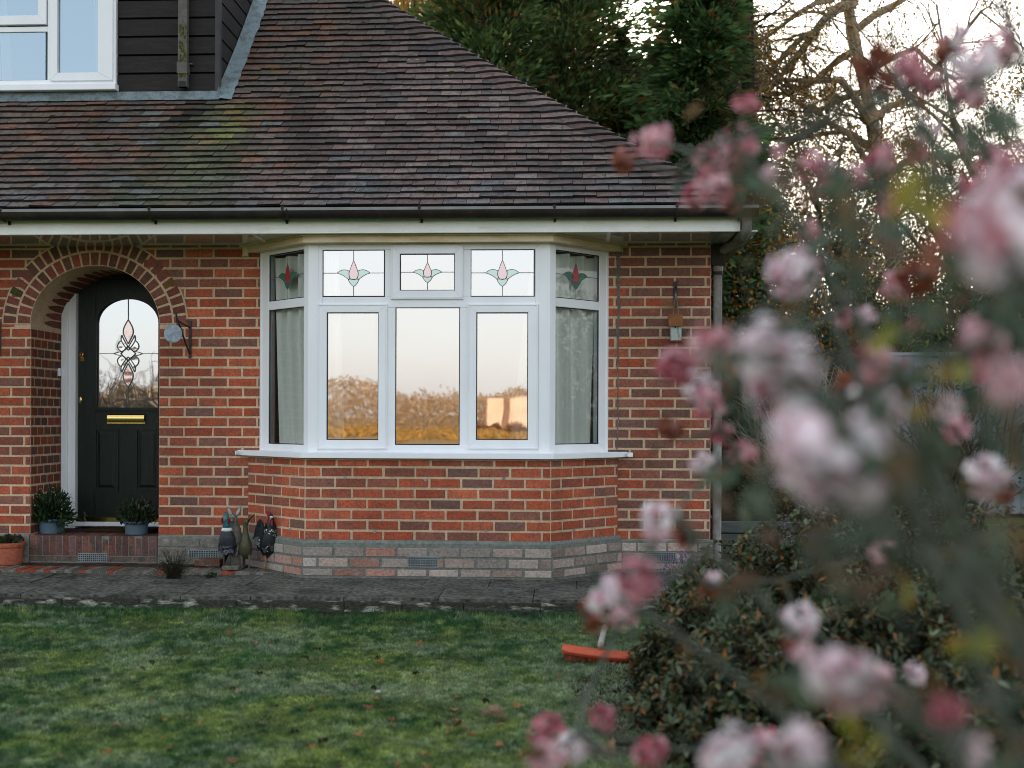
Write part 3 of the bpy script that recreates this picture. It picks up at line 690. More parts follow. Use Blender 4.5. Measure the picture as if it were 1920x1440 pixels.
for q_ in ([dp(0, -62), (mcx, gz1)], [dp(0, 62), (mcx, gz0)], [dp(-27, 0), (gx0, mcz)], [dp(27, 0), (gx1, mcz)]):
    l = MB(); band(l, q_, .0022); l.build('lead_line', 'leadline', door)
bl.build('lead_line', 'leadline', door)
db = MB(); v = FL.p(PD - .09, 0, 0); zz = at(110, 698, .48).z; db.box(ax0 + .003, ax0 + .022, PD - .115, PD - .075, zz - .032, zz + .032); db.build('doorbell', 'upvc', house, bevel=.004)
mat('dormer_room', (.10, .14, .17), .9, 3, .1)
# ------------------------------------------------------------------ roof
G = .0925; Y_E = -.665; Z_E = at(760, 389, Y_E).z
prof = [(0.0, Y_E, Z_E)]; NR = 52
def slope(i): return math.radians(39 + 9.5 * min(1, i / 30))
for i in range(NR):
    a = slope(i); s_, y_, z_ = prof[-1]; prof.append((s_ + G, y_ + G * math.cos(a), z_ + G * math.sin(a)))
def pr(f):
    f = max(0, min(f, NR - 1e-6)); i = int(f); t = f - i; a, b = prof[i], prof[i + 1]
    return (a[1] + (b[1] - a[1]) * t, a[2] + (b[2] - a[2]) * t, slope(i))
# hip line fitted in plan: straight from eaves corner
def row_at(px, py):
    best = None
    for k in range(0, NR * 10):
        y_, z_, _ = pr(k / 10); q = at(px, py, y_)
        if q.z <= z_: return k / 10
        best = k / 10
    return best
xe = X(1400, Y_E, 390); f_top = row_at(716, 3); y_, z_, _ = pr(f_top); xh = at(716, 3, y_).x
f_mid = row_at(1010, 178); y2, z2, _ = pr(f_mid); xm = at(1010, 178, y2).x
def hipx(f):
    # quadratic through eaves corner, middle and top
    t = f; a0, a1, a2 = xe, xm, xh
    L0 = (t - f_mid) * (t - f_top) / (f_mid * f_top); L1 = t * (t - f_top) / (f_mid * (f_mid - f_top)); L2 = t * (t - f_mid) / (f_top * (f_top - f_mid))
    return a0 * L0 + a1 * L1 + a2 * L2
x_rw = -6.6
TCOL_R = [lin(114, 93, 87), lin(99, 85, 81), lin(124, 99, 92), lin(90, 81, 78), lin(108, 86, 80), lin(128, 109, 102)]
TCOL_L = [lin(122, 88, 70), lin(106, 84, 72), lin(96, 86, 74), lin(132, 88, 66), lin(114, 96, 80), lin(100, 92, 80)]
TCOL_M = [lin(92, 98, 72), lin(86, 92, 76), lin(104, 108, 74), lin(78, 84, 72)]
def sm(a, b, x): t = max(0, min(1, (x - a) / (b - a))); return t * t * (3 - 2 * t)
x_mossL, x_mossR = X(230, -.3, 300), X(440, -.3, 300); x_str = X(402, .1, 230); x_blk = X(330, .3, 200)
def sn(x, f, s_=1.0): return .5 + .25 * math.sin(x * 5.1 * s_ + 1.3 * math.sin(f * .31 * s_ + x * 2)) + .25 * math.sin(f * .43 * s_ + 2.1 * math.sin(x * 3.3 * s_))
def mixc(a, b, t): return tuple(p + (q - p) * max(0, min(1, t)) for p, q in zip(a, b))
def tilecol(x, f):
    wl_ = 1 - sm(X(420, 0, 300), X(640, 0, 300), x + .12 * math.sin(f * .7))
    if f > 17: wl_ = 1 - sm(X(560, .8, 100), X(760, .8, 100), x)
    c = mixc(random.choice(TCOL_R), random.choice(TCOL_L), wl_ * random.uniform(.6, 1)); k = random.uniform(.78, 1.10)
    cx = (x_mossL + x_mossR) / 2 - .04 * (9 - f) * .3; hw = (x_mossR - x_mossL) / 2 * (1.35 - .04 * f); d = abs(x - cx) / hw
    if f < 17.5: c = mixc(c, mixc(lin(86, 92, 66), lin(98, 102, 62), random.random()), (1 - sm(.45, 1.15, d)) * (.45 + .55 * sn(x, f)) * (1 - sm(13, 17.5, f) * .6)); k *= 1 - .28 * math.exp(-((d - .75) / .25) ** 2) * sn(x + 3, f, 1.4)
    ds = abs(x - x_str - .02 * math.sin(f)) / (.085 + .012 * abs(f - 14))
    if 7 < f < 17: c = mixc(c, random.choice([lin(126, 126, 50), lin(112, 112, 54), lin(122, 104, 46)]), math.exp(-ds * ds) * sm(7, 13, f) * random.uniform(.6, .95))
    if f < 5: c = mixc(c, random.choice([lin(116, 118, 118), lin(120, 114, 114)]), random.random() ** 2 * .7)
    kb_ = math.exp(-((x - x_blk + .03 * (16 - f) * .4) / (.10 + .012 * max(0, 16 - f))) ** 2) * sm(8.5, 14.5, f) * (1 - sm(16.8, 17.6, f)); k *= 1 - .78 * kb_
    if random.random() < .012: c = random.choice([lin(124, 122, 116), lin(112, 112, 108)]); k = .9
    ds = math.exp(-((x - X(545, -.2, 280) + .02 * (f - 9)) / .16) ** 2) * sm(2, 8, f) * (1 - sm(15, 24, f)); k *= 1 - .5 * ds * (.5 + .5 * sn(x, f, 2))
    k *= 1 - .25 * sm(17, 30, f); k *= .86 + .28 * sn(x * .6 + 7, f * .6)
    g_ = sum(c) / 3; c = tuple(g_ + (q - g_) * .88 for q in c); return tuple(q * k * .92 for q in c)
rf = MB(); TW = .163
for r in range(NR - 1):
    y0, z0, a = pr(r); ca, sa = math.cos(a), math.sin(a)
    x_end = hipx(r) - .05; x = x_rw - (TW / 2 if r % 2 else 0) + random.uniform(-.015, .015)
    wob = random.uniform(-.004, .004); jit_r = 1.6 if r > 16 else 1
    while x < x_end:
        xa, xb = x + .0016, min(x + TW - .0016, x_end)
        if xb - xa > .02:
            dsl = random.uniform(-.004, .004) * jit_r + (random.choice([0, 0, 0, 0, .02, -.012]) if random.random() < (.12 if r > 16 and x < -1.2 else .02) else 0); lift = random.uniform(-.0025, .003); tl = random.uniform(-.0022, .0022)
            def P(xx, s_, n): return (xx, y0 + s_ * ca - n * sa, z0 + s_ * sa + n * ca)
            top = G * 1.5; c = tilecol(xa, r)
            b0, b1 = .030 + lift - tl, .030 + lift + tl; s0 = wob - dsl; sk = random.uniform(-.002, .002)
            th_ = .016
            rf.hexa([P(xa, top, .004 - th_), P(xb, top, .004 - th_), P(xb, top, .004), P(xa, top, .004), P(xa, s0 - sk, b0 - th_), P(xb, s0 + sk, b1 - th_), P(xb, s0 + sk, b1), P(xa, s0 - sk, b0)], c, .16)  # front and side faces coloured dark: painted shadow line under each row
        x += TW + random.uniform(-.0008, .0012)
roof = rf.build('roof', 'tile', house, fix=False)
# under sheet, side and rear planes
us = MB(); us.col = lin(70, 60, 60)
for r in range(NR - 1):
    y0, z0, _ = pr(r); y1, z1, _ = pr(r + 1); us.face([(x_rw, y0, z0 - .012), (hipx(r), y0, z0 - .012), (hipx(r + 1), y1, z1 - .012), (x_rw, y1, z1 - .012)], (.02, .018, .018))
yT, zT, _ = pr(NR - 1)
for r in range(NR - 1):
    y0, z0, _ = pr(r); y1, z1, _ = pr(r + 1)
    us.face([(hipx(r), y0, z0), (hipx(r), 2 * yT - y0, z0), (hipx(r + 1), 2 * yT - y1, z1), (hipx(r + 1), y1, z1)], lin(90, 72, 70))
    us.face([(x_rw, 2 * yT - y0, z0), (hipx(r), 2 * yT - y0, z0), (hipx(r + 1), 2 * yT - y1, z1), (x_rw, 2 * yT - y1, z1)], lin(90, 72, 70))
us.build('roof_back', 'tile', roof, fix=False)
hp = MB()
for r in range(NR - 2):
    y0, z0, a = pr(r - .03); y1, z1, _ = pr(r + 1.25); h0 = hipx(r - .03); h1 = hipx(r + 1.25)
    c = dim(random.choice(TCOL_R), .6, .88); rows = []
    for (yy, zz, hx, lift) in ((y0, z0, h0, .036), (y1, z1, h1, .010)):
        row = []
        ca, sa = math.cos(a), math.sin(a)
        for q, (ddx, ddn) in enumerate(((-.27, -.010), (-.20, .002), (-.13, .010), (-.06, .012), (.0, .004), (.04, -.012), (.07, -.04), (.09, -.075))):
            n = lift + ddn; row.append((hx + ddx, yy - n * sa * .8 + (max(0, ddx) * .9), zz + n * ca))
        rows.append(row)
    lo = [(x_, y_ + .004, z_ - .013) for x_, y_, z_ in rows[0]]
    hp.grid(rows, c); hp.grid([lo, rows[0]], tuple(q * .2 for q in c))  # lower lip coloured dark, carrying the painted row shadow over the hip
hp.build('hip_tiles', 'tile', roof, smooth=False, fix=False)['kind'] = 'thing'
# lichen spots and moss tufts sitting on the tiles
lc = MB(); 
for _ in range(60):
    r = random.uniform(9, 26); x = X(random.uniform(700, 1040), .8, 180); 
    if x > hipx(r) - .25: continue
    y0, z0, a = pr(int(r) + .45); ca, sa = math.cos(a), math.sin(a); rr = random.choice([.012, .016, .02, .03]); n = .019
    k = 9; lc.face([(x + rr * math.cos(2 * PI * j / k) * random.uniform(.8, 1.1), y0 + rr * .7 * math.sin(2 * PI * j / k) * ca - n * sa, z0 + rr * .7 * math.sin(2 * PI * j / k) * sa + n * ca) for j in range(k)], tuple(q * .8 for q in lin(136, 140, 122)))
for _ in range(26):
    r = random.uniform(10, 40); x = random.uniform(-4.5, -.8)
    y0, z0, a = pr(int(r) + .02); lc.blob((x, y0 - .01, z0 + .022), random.uniform(.012, .035), .012, .012, random.choice([lin(58, 66, 22), lin(74, 80, 26), lin(48, 56, 24)]), 7, 4)
struct(lc.build('moss', 'moss', roof, fix=False), 'stuff')

# ------------------------------------------------------------------ eaves: gutter, fascia, soffit
z_ft = z_sof + .115; xfe = X(1388, Y_FAS, 420)
fa = MB(); fa.box(x_rw, xfe, Y_FAS, Y_FAS + .02, z_sof - .004, z_ft)
fas = fa.build('fascia', 'fascia_white', house, bevel=.003)
jn = MB()
for px in (1212, 1376, 12): 
    jn = MB(); xx = X(px, Y_FAS, 420); jn.box(xx - .012, xx + .012, Y_FAS - .003, Y_FAS + .002, z_sof - .0045, z_ft - .004); jn.build('joint_cover', 'fascia_white', fas)
so = MB(); so.box(x_rw, xfe - .002, Y_FAS + .02, .02, z_sof, z_sof + .012)
so.box(x_corner + .25, xfe - .003, Y_FAS + .021, 6, z_sof - .003, z_sof + .009)
so.build('soffit', 'soffit', house)
ju = MB()
for px in (492, 1140): ju = MB(); ju.box(X(px, -.3, 445) - .012, X(px, -.3, 445) + .012, Y_FAS + .022, -.002, z_sof - .003, z_sof + .001); ju.build('soffit_joint', 'upvc', fas)
bx = MB(); bx.box(x_corner + .001, xfe - .03, -.02, 6, z_sof - .16, z_sof - .004); bx.build('box_end', 'gutter', fas)
sf = MB(); sf.box(xfe - .02, xfe, Y_FAS + .02, 6, z_sof - .004, z_ft); sf.build('side_fascia', 'gutter', fas)
# gutter: half round channel
gu = MB(); gr = MB(); zc = Z_E - .012; yc = Y_E - .014; xg = X(1421, yc, 400); R_ = .055
rows = []
for x in (x_rw, xg):
    rows.append([(x, yc + R_ * math.cos(a), zc - .012 + R_ * 1.05 * math.sin(a)) for a in [PI + PI * k / 12 for k in range(13)]] + [(x, yc + (R_ - .006) * math.cos(a), zc - .012 + (R_ - .006) * 1.05 * math.sin(a)) for a in [2 * PI - PI * k / 12 for k in range(13)]])
gu.grid(rows, None, True); gu.face([p for p in rows[1][:13]])
rowsS = []
for y in (yc - R_ + .0, 6):
    rowsS.append([(xg - R_ + .0 + R_ * math.cos(a) - .001, y, zc - .013 + R_ * 1.05 * math.sin(a)) for a in [PI + PI * k / 12 for k in range(13)]])
gu.grid(rowsS)
gut = gu.build('gutter', 'gutter', house, smooth=False, fix=False)
gr.box(x_rw, xg, yc - R_ - .003, yc - R_ + .008, zc - .016, zc + .004); gr.build('gutter_rim', 'gutter_rim', gut)
for px in (8, 285, 533, 788, 1040, 1268, 1388):
    m = MB(); xx = X(px, yc, 405)
    m.tube([(xx, yc + R_ * 1.06 * math.cos(a), zc - .012 + R_ * 1.12 * math.sin(a)) for a in [PI * .96 + PI * .8 * k / 8 for k in range(9)]], .006, 5)
    m.box(xx - .010, xx + .010, yc - R_ - .006, yc - R_ + .012, zc - .01, zc + .012); m.box(xx - .008, xx + .008, Y_FAS - .012, Y_FAS - .0, z_ft - .05, z_ft - .005)
    if px == 533:
        m.tube([(xx + .03, yc + R_ * 1.06 * math.cos(a), zc - .012 + R_ * 1.12 * math.sin(a)) for a in [PI * .96 + PI * .8 * k / 8 for k in range(9)]], .006, 5)
    m.build('gutter_bracket', 'gutter', gut)
# drainpipe
dn = MB(); Yp = .03; xp = X(1345, Yp, 700); q0 = at(1394, 452, -.25); q1 = at(1352, 474, Yp)
dn.tube([(xg - .07, yc + .02, zc - .07), (xg - .07, yc + .03, zc - .16), (q0.x, -.25, q0.z + .03), (q0.x - .03, -.2, q0.z), (q1.x + .005, Yp - .02, q1.z + .015), (xp, Yp, q1.z - .05), (xp, Yp, PATHZ + .03), (xp + .0, Yp - .05, PATHZ + .005)], .034, 12)
dp_o = dn.build('drainpipe', 'pipe', house, smooth=True)
cl = MB(); 
cl.tube([(q0.x + .035, -.27, q0.z + .05), (q0.x - .03, -.2, q0.z + .01)], .041, 12); cl.build('pipe_socket', 'pipe', dp_o); cl = MB(); cl.tube([(xp, Yp, q1.z - .04), (xp, Yp, q1.z - .14)], .040, 12); cl.build('pipe_socket', 'pipe', dp_o)
for py in (513, 760): 
    m = MB(); zz = Z(py, Yp, 1345); m.tube([(xp, Yp, zz - .012), (xp, Yp, zz + .012)], .041, 12); m.box(x_corner, xp, Yp - .01, Yp + .01, zz - .008, zz + .008); m.build('pipe_clip', 'gutter', dp_o)

# ------------------------------------------------------------------ dormer
f_d = row_at(300, 187); Yd, Zd, _ = pr(f_d); zdb = at(300, 172, Yd).z
FD = Facet((0, Yd, 0), (1, 0, 0), (0, -1, 0)); xdr = X(412, Yd, 100); ztop = 4.95; xdl = -6.4
dm = MB(); dm.box(xdl, xdr - .02, Yd + .012, Yd + 3.4, Zd - .3, ztop)
dor = dm.build('dormer', 'cladding', house)
bd = MB(); zz = zdb; ph = .150
while zz < ztop:
    P = FD.p; zt_ = min(zz + ph, ztop)
    bd.hexa([P(xdl, zz, -.012), P(xdr - .03, zz, -.012), P(xdr - .03, zt_, -.012), P(xdl, zt_, -.012), P(xdl, zz + .004, .016), P(xdr - .03, zz + .004, .016), P(xdr - .03, zt_ - .016, .016), P(xdl, zt_ - .016, .016)])
    zz += ph
bd.build('cladding_front', 'cladding', dor)
FC = Facet((xdr - .022, Yd, 0), (0, 1, 0), (1, 0, 0)); bs = MB(); zz = zdb
while zz < ztop:
    P = FC.p; bs.hexa([P(.03, zz, -.01), P(3.4, zz, -.01), P(3.4, zz + ph, -.01), P(.03, zz + ph, -.01), P(.03, zz + .004, .014), P(3.4, zz + .004, .014), P(3.4, zz + ph - .016, .014), P(.03, zz + ph - .016, .014)]); zz += ph
bs.build('cladding_side', 'cladding', dor)
ct = MB(); ct.box(xdr - .034, xdr + .006, Yd - .022, Yd + .035, zdb - .0, ztop); ct.build('corner_trim', 'trim_brown', dor, bevel=.003)
# lead flashing
ld = MB(); y_ = Yd
rows = [[], [], []]
for i in range(60):
    x = xdl + (xdr + .02 - xdl) * i / 59; w = .006 * math.sin(i * 1.3) + random.uniform(-.003, .003)
    rows[0].append((x, Yd - .004, zdb + .004)); rows[1].append((x, Yd - .035 + w * .3, Zd + .055)); 
    yy, z2_, a = pr(f_d - .72 + w * 4); rows[2].append((x, yy - .028 * math.sin(a), z2_ + .034 * math.cos(a)))
ld.grid(rows)
rows = [[], [], []]
for i in range(44):
    f = f_d - .75 + (NR - 1 - f_d) * i / 43 * .9; w = random.uniform(-.008, .01); yy, z2_, a = pr(f); n = .036
    rows[0].append((xdr + .0, yy - .02 * math.sin(a), z2_ + .09 + .02 * math.cos(a))); rows[1].append((xdr + .012, yy - n * math.sin(a), z2_ + n * math.cos(a) + .012)); rows[2].append((xdr + .115 + w, yy - (n - .004) * math.sin(a), z2_ + (n - .004) * math.cos(a)))
ld.grid(rows); ld.build('flashing', 'lead', dor, fix=False)
# dormer downpipe (square)
sp = MB(); a, b, z0, z1 = FD.rect(335, 352, 60, 164, .07); zt2 = ztop
sp.fbox(FD, a, b, z0, zt2, .035, .095); spo = sp.build('downpipe', 'pipe_dark', house, bevel=.006)
cc = MB(); z_ = FD.uz(343, 118, .07)[1]; cc.fbox(FD, a - .005, b + .005, z_ - .09, z_, .03, .10); cc.fbox(FD, a - .02, b + .03, z_ - .006, z_ + .004, .0, .05); cc.build('pipe_socket', 'pipe_dark', spo)
ho = MB(); ho.fbox(FD, a + .008, b - .008, z0 + .0, z0 + .045, .05, .0965); ho.build('pipe_mouth', 'gasket', spo)
mm_ = MB()
for _ in range(60):
    zz = random.uniform(z0 + .06, z0 + .50); mm_.blob(FD.p(random.uniform(a + .012, b - .008), zz, .096), .007, .003, .016, random.choice([lin(64, 70, 24), lin(80, 80, 34)]), 6, 4)
struct(mm_.build('moss', 'moss', spo, fix=False), 'stuff')
# dormer window
wn = MB(); DR = lambda *q: FD.rect(*q, .05)
u1 = DR(0, 217, 0, 168)[1]; zw0 = DR(0, 217, 0, 160)[2]; u0w = DR(-140, 10, 0, 100)[0]; zw1 = ztop - .2
mx0, mx1 = DR(89, 106, 0, 100)[:2]
wn.ring(FD, u0w, u1, zw0, zw1, .045, .0, .05)
wn.fbox(FD, mx0, mx1, zw0 + .045, zw1 - .045, .0, .049)
zt_a, zt_b = DR(0, 80, 50, 60)[2:]
wn.fbox(FD, u0w + .045, mx0, zt_a, zt_b, .0, .048)
win = wn.build('dormer_window', 'upvc', house, bevel=.004)
slb = MB(); slb.fbox(FD, u0w - .03, u1 + .012, DR(0, 217, 0, 171)[2], zw0 + .006, .0, .085); slb.build('sill', 'upvc', win, bevel=.006)
sa_ = MB(); e = DR(96, 213, -200, 152)
pA = DR(109, 185, -100, 137); sa_.ring(FD, e[0], e[1], e[2], zw1 - .03, (pA[0] - e[0], e[1] - pA[1], pA[2] - e[2], .06), .03, .066)
e2 = DR(-130, 88, -200, 48); pB = DR(-100, 73, -150, 31); sa_.ring(FD, e2[0], e2[1], e2[2], zw1 - .03, (.06, e2[1] - pB[1], pB[2] - e2[2], .06), .03, .066)
sa_.build('sash', 'upvc', win, bevel=.003)
pC = DR(-100, 83, 60, 149)
for (a, b, c, d) in ((pA[0], pA[1], pA[2], zw1 - .08), (u0w + .1, pB[1], pB[2], zw1 - .08), (u0w + .04, pC[1], pC[2], pC[3])):
    m = MB(); m.face([FD.p(a - .004, c - .004, .036), FD.p(b + .004, c - .004, .036), FD.p(b + .004, d + .004, .036), FD.p(a - .004, d + .004, .036)]); m.build('pane', 'pane_dormer', win, fix=False)
rb = MB(); rb.fbox(FD, u0w + .05, u1 - .05, zw0 + .05, zw1 - .05, .0165, .019); rb.build('blind', 'dormer_room', win)
FDc = Facet((0, Yd - .022, 0), (1, 0, 0), (0, -1, 0))
k0 = DR(186, 215, 0, 100)[0]; k1 = DR(2, 20, 0, 100)
curtain(FDc, pA[1] - .055, pA[1] + .0, zw0 + .05, zw1 - .06, .0, 2.5, .004, 'white lace curtain edge in the dormer window pane nearest the downpipe', m='net_curtain', gather=lambda t: (.5 - .5 * t, 1), seed=8)
curtain(FDc, k1[0] - .1, k1[1] - .0, zw0 + .05, zw1 - .06, .0, 2.5, .004, 'white lace curtain at the far left of the dormer window', m='net_curtain', gather=lambda t: (0, .75 + .25 * (1 - t)), seed=9)
# ------------------------------------------------------------------ ground, path, steps
def hz(px, py, z):
    d = ray(px, py); t = (z - CP.z) / d.z; return CP + d * t
Yk = hz(560, 1118, PATHZ).y
gd = bpy.data.materials.new('ground'); gd.use_nodes = True; MATS['ground'] = gd
N = gd.node_tree.nodes; L = gd.node_tree.links; bs_ = N['Principled BSDF']; bs_.inputs['Roughness'].default_value = .95; bs_.inputs['Specular IOR Level'].default_value = .1
ge = N.new('ShaderNodeNewGeometry'); sx = N.new('ShaderNodeSeparateXYZ'); L.new(ge.outputs['Position'], sx.inputs[0])
n1 = N.new('ShaderNodeTexNoise'); n1.inputs['Scale'].default_value = 1.6; n1.inputs['Detail'].default_value = 8; L.new(ge.outputs['Position'], n1.inputs['Vector'])
r1 = N.new('ShaderNodeValToRGB'); L.new(n1.outputs['Fac'], r1.inputs[0])
for p_, c_ in ((.3, (.022, .05, .018)), (.5, (.06, .11, .036)), (.7, (.14, .18, .06))):
    e = r1.color_ramp.elements.new(p_); e.color = (*c_, 1)
r1.color_ramp.elements.remove(r1.color_ramp.elements[0]); r1.color_ramp.elements.remove(r1.color_ramp.elements[-1])
mr = N.new('ShaderNodeMapRange'); mr.inputs['From Min'].default_value = -30; mr.inputs['From Max'].default_value = -45; L.new(sx.outputs['Y'], mr.inputs['Value'])
mx = N.new('ShaderNodeMix'); mx.data_type = 'RGBA'; L.new(mr.outputs[0], mx.inputs['Factor']); L.new(r1.outputs[0], mx.inputs['A']); mx.inputs['B'].default_value = (.40, .25, .10, 1); L.new(mx.outputs['Result'], bs_.inputs['Base Color'])
nb = N.new('ShaderNodeTexNoise'); nb.inputs['Scale'].default_value = 60; L.new(ge.outputs['Position'], nb.inputs['Vector']); bp = N.new('ShaderNodeBump'); bp.inputs['Strength'].default_value = .8; bp.inputs['Distance'].default_value = .03; L.new(nb.outputs['Fac'], bp.inputs['Height']); L.new(bp.outputs[0], bs_.inputs['Normal'])
def vnoise(P, sc, seed=0):
    r = np.random.default_rng(seed); T = r.random((64, 64)); q = P * sc; i = np.floor(q).astype(int); f = q - i; f = f * f * (3 - 2 * f)
    g = lambda a, b: T[(i[:, 0] + a) % 64, (i[:, 1] + b) % 64]
    return (g(0, 0) * (1 - f[:, 0]) + g(1, 0) * f[:, 0]) * (1 - f[:, 1]) + (g(0, 1) * (1 - f[:, 0]) + g(1, 1) * f[:, 0]) * f[:, 1]
gm = MB(); gm.face([(-1500, -1500, LAWNZ), (1500, -1500, LAWNZ), (1500, 1500, LAWNZ), (-1500, 1500, LAWNZ)])
struct(gm.build('ground', 'ground', fix=False))
# paved path with slabs
pa = MB(); pg = MB(); xs = -7.4; x_end = 4.2
pg.box(xs, x_end, Yk + .02, -.0, -.05, PATHZ - .012)
row_y = [(Yk, Yk + .44, .60, .12), (Yk + .446, Yk + .90, .60, .40), (Yk + .906, .02, .60, .0)]
for (ya, yb, w, o_) in row_y:
    x = xs + o_
    while x < x_end:
        ww = w * random.choice([1, 1, .75]); dzp = random.uniform(-.003, .004); t = random.uniform(-.003, .003); a, b = x + .003, x + ww - .003
        jy = random.uniform(-.008, .004) if ya == Yk else 0
        z = PATHZ + dzp; z0 = -.04 if ya == Yk else PATHZ - .04
        i = .006
        pa.hexa([(a, yb, z0), (b, yb, z0), (b, yb, z + t), (a, yb, z), (a, ya + jy, z0), (b, ya + jy, z0), (b, ya + jy + .004, z - .006), (a, ya + jy + .004, z - .006)])
        x += ww
path = build2('path', [(pa, 'concrete_dark'), (pg, 'soil')]); struct(path)
kb = MB(); x = -7.4
while x < x_end:
    l = random.uniform(.35, .75); zz = PATHZ - .022 + random.uniform(-.006, .004); y0 = Yk - .012 - random.uniform(0, .012)
    kb.hexa([(x, Yk + .01, -.05), (x + l, Yk + .01, -.05), (x + l, Yk + .01, zz), (x, Yk + .01, zz), (x, y0 - .018, -.05), (x + l, y0 - .018, -.05), (x + l, y0, zz), (x, y0, zz)]); x += l + .004
    if random.random() < .8:
        fz_ = random.uniform(.025, .055); kb.hexa([(x - l, Yk, -.03), (x - .05, Yk, -.03), (x - .05, Yk, fz_ * .7), (x - l, Yk, fz_), (x - l, y0 - .045, -.03), (x - .05, y0 - .04, -.03), (x - .05, y0 - .035, fz_ * .5), (x - l, y0 - .035, fz_ * .8)])
struct(kb.build('path_kerb', 'kerb', bevel=.004))
# steps
z_s1 = Z(1056, -.03, 180); Y_s1 = hz(180, 1069, z_s1).y
x_se = X(572, -.4, 1080) + .03
step = thing('brick_step', ((ax0 + ax1) / 2, -.3, PATHZ), 'weathered brick doorstep and low brick platform below the porch', 'doorstep')
st = MB(); sb = MB()
st.box(-7.3, x_se, Y_s1 + .007, -.004, PATHZ - .05, z_s1 - .006)
x = -7.3; k = 0
while x < x_se:
    q = random.random(); c = lin(150, 70, 48) if q < .28 else random.choice([lin(112, 104, 92), lin(92, 88, 78), lin(120, 112, 104)]); kk = random.uniform(.8, 1.25); c = tuple(v * kk for v in c); w = .0525
    b = min(x + w - .007, x_se); j = random.uniform(-.004, .002)
    sb.hexa([(x, Y_s1 + .21, PATHZ - .02), (b, Y_s1 + .21, PATHZ - .02), (b, Y_s1 + .21, z_s1 + j), (x, Y_s1 + .21, z_s1 + j), (x, Y_s1 + j, PATHZ - .02), (b, Y_s1 + j, PATHZ - .02), (b, Y_s1 + .005 + j, z_s1 - .003 + j), (x, Y_s1 + .005 + j, z_s1 - .003 + j)], c); x += w
yy = Y_s1 + .218
while yy < -.02:
    x = -7.3
    while x < x_se - .05:
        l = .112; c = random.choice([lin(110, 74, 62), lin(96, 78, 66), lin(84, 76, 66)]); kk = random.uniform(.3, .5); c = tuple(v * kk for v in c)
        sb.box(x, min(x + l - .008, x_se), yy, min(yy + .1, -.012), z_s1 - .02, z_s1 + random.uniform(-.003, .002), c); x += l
    yy += .108
build2('platform', [(st, 'grey_render'), (sb, 'step_brick')], step)
s2 = MB(); t2 = MB(); ys = -.02
s2.box(ax0 + .004, ax1 - .004, ys + .006, PD + .12, PATHZ, z_porch - .006)
x = ax0 + .008; zmid = z_s1 + .058
while x < ax1 - .01:
    b = min(x + .043, ax1 - .006); c = random.choice([lin(124, 80, 70), lin(108, 76, 70), lin(132, 88, 76), lin(116, 84, 80)]); kk = random.uniform(.7, 1.0); c = tuple(v * kk for v in c); j = random.uniform(-.002, .003)
    t2.hexa([(x, ys + .2, zmid), (b, ys + .2, zmid), (b, ys + .2, z_porch), (x, ys + .2, z_porch), (x, ys + j, zmid), (b, ys + j, zmid), (b, ys + .004 + j, z_porch - .003), (x, ys + .004 + j, z_porch - .003)], c); x += .0515
x = ax0 + .008; u_v0, u_v1 = X(146, ys, 1045), X(201, ys, 1045)
while x < ax1 - .01:
    b = min(x + .19, ax1 - .006)
    for (a_, b_) in ((x, min(b, u_v0)), (max(x, u_v1), b)):
        if b_ - a_ > .02: c = dim(lin(124, 104, 94), .6, .9); t2.box(a_, b_, ys + .002, ys + .1, z_s1 + .012, zmid - .009, c)
    x += .2
y = ys + .21
while y < PD:
    x = ax0 + .008
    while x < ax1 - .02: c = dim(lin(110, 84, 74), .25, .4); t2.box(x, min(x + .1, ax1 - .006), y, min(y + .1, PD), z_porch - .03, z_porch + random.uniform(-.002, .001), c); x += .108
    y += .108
build2('upper_step', [(s2, 'grey_render'), (t2, 'step_brick')], step)
vm = MB(); vh = MB(); z0, z1 = Z(1053.5, ys, 173), Z(1037, ys, 173); vm.box(u_v0 + .004, u_v1 - .004, ys - .001, ys + .05, z0, z1)
for i in range(14):
    for j in range(4):
        du, dz_ = (u_v1 - u_v0 - .008) / 14.4, (z1 - z0) / 4.4; a, b = u_v0 + .004 + du * (i + .4), z0 + dz_ * (j + .35); vh.box(a, a + du * .55, ys - .0025, ys, b, b + dz_ * .6)
build2('air_vent', [(vm, 'vent_grey'), (vh, 'gasket')], step)
# ------------------------------------------------------------------ doormat, pots
m = MB(); xa, xb = X(168, .35, 990), X(296, .35, 990); m.box(xa, xb, .24, PD - .07, z_porch, z_porch + .022); tag(m.build('doormat', 'coir', bevel=.006), 'brown coir doormat lying in front of the dark green door', 'doormat')
def leaves_on(parent, name, c, n, rad, hgt, cols, ln=.05, wd=.016, m='leaf', up=.5, shape=6, base=0.0, jit=.25):
    d = rnd_unit(n); d[:, 2] = np.abs(d[:, 2]); r = RNG.random(n) ** .45
    C = np.array(c) + d * np.array([rad, rad, hgt]) * r[:, None] * (.9 + .25 * vnoise(d[:, :2] + d[:, 2:3], 3, 5)[:, None]); C[:, 2] += base
    D = d + np.array([0, 0, up]) + rnd_unit(n) * .7
    Nn = rnd_unit(n) + np.array([0, -.3, .8])
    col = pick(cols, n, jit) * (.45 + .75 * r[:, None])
    return leafmesh(name, C, D, Nn, RNG.uniform(.7, 1.3, n) * ln, RNG.uniform(.7, 1.3, n) * wd, col, m, parent, shape, .12)
GR = [(.02, .05, .015), (.03, .065, .02), (.015, .038, .014), (.045, .08, .03)]
def stems_to(parent, c, pts, r=.003, name='stem', m='vcol', col=(.05, .06, .02)):
    mb = MB()
    for p in pts:
        p = Vector(p); c_ = Vector(c); mid = (c_ + p) / 2 + Vector((random.uniform(-.02, .02), random.uniform(-.02, .02), .02)); mb.tube([c_, mid, p], [r, r * .8, r * .5], 4, col, False)
    return mb.build(name, m, parent, fix=False)
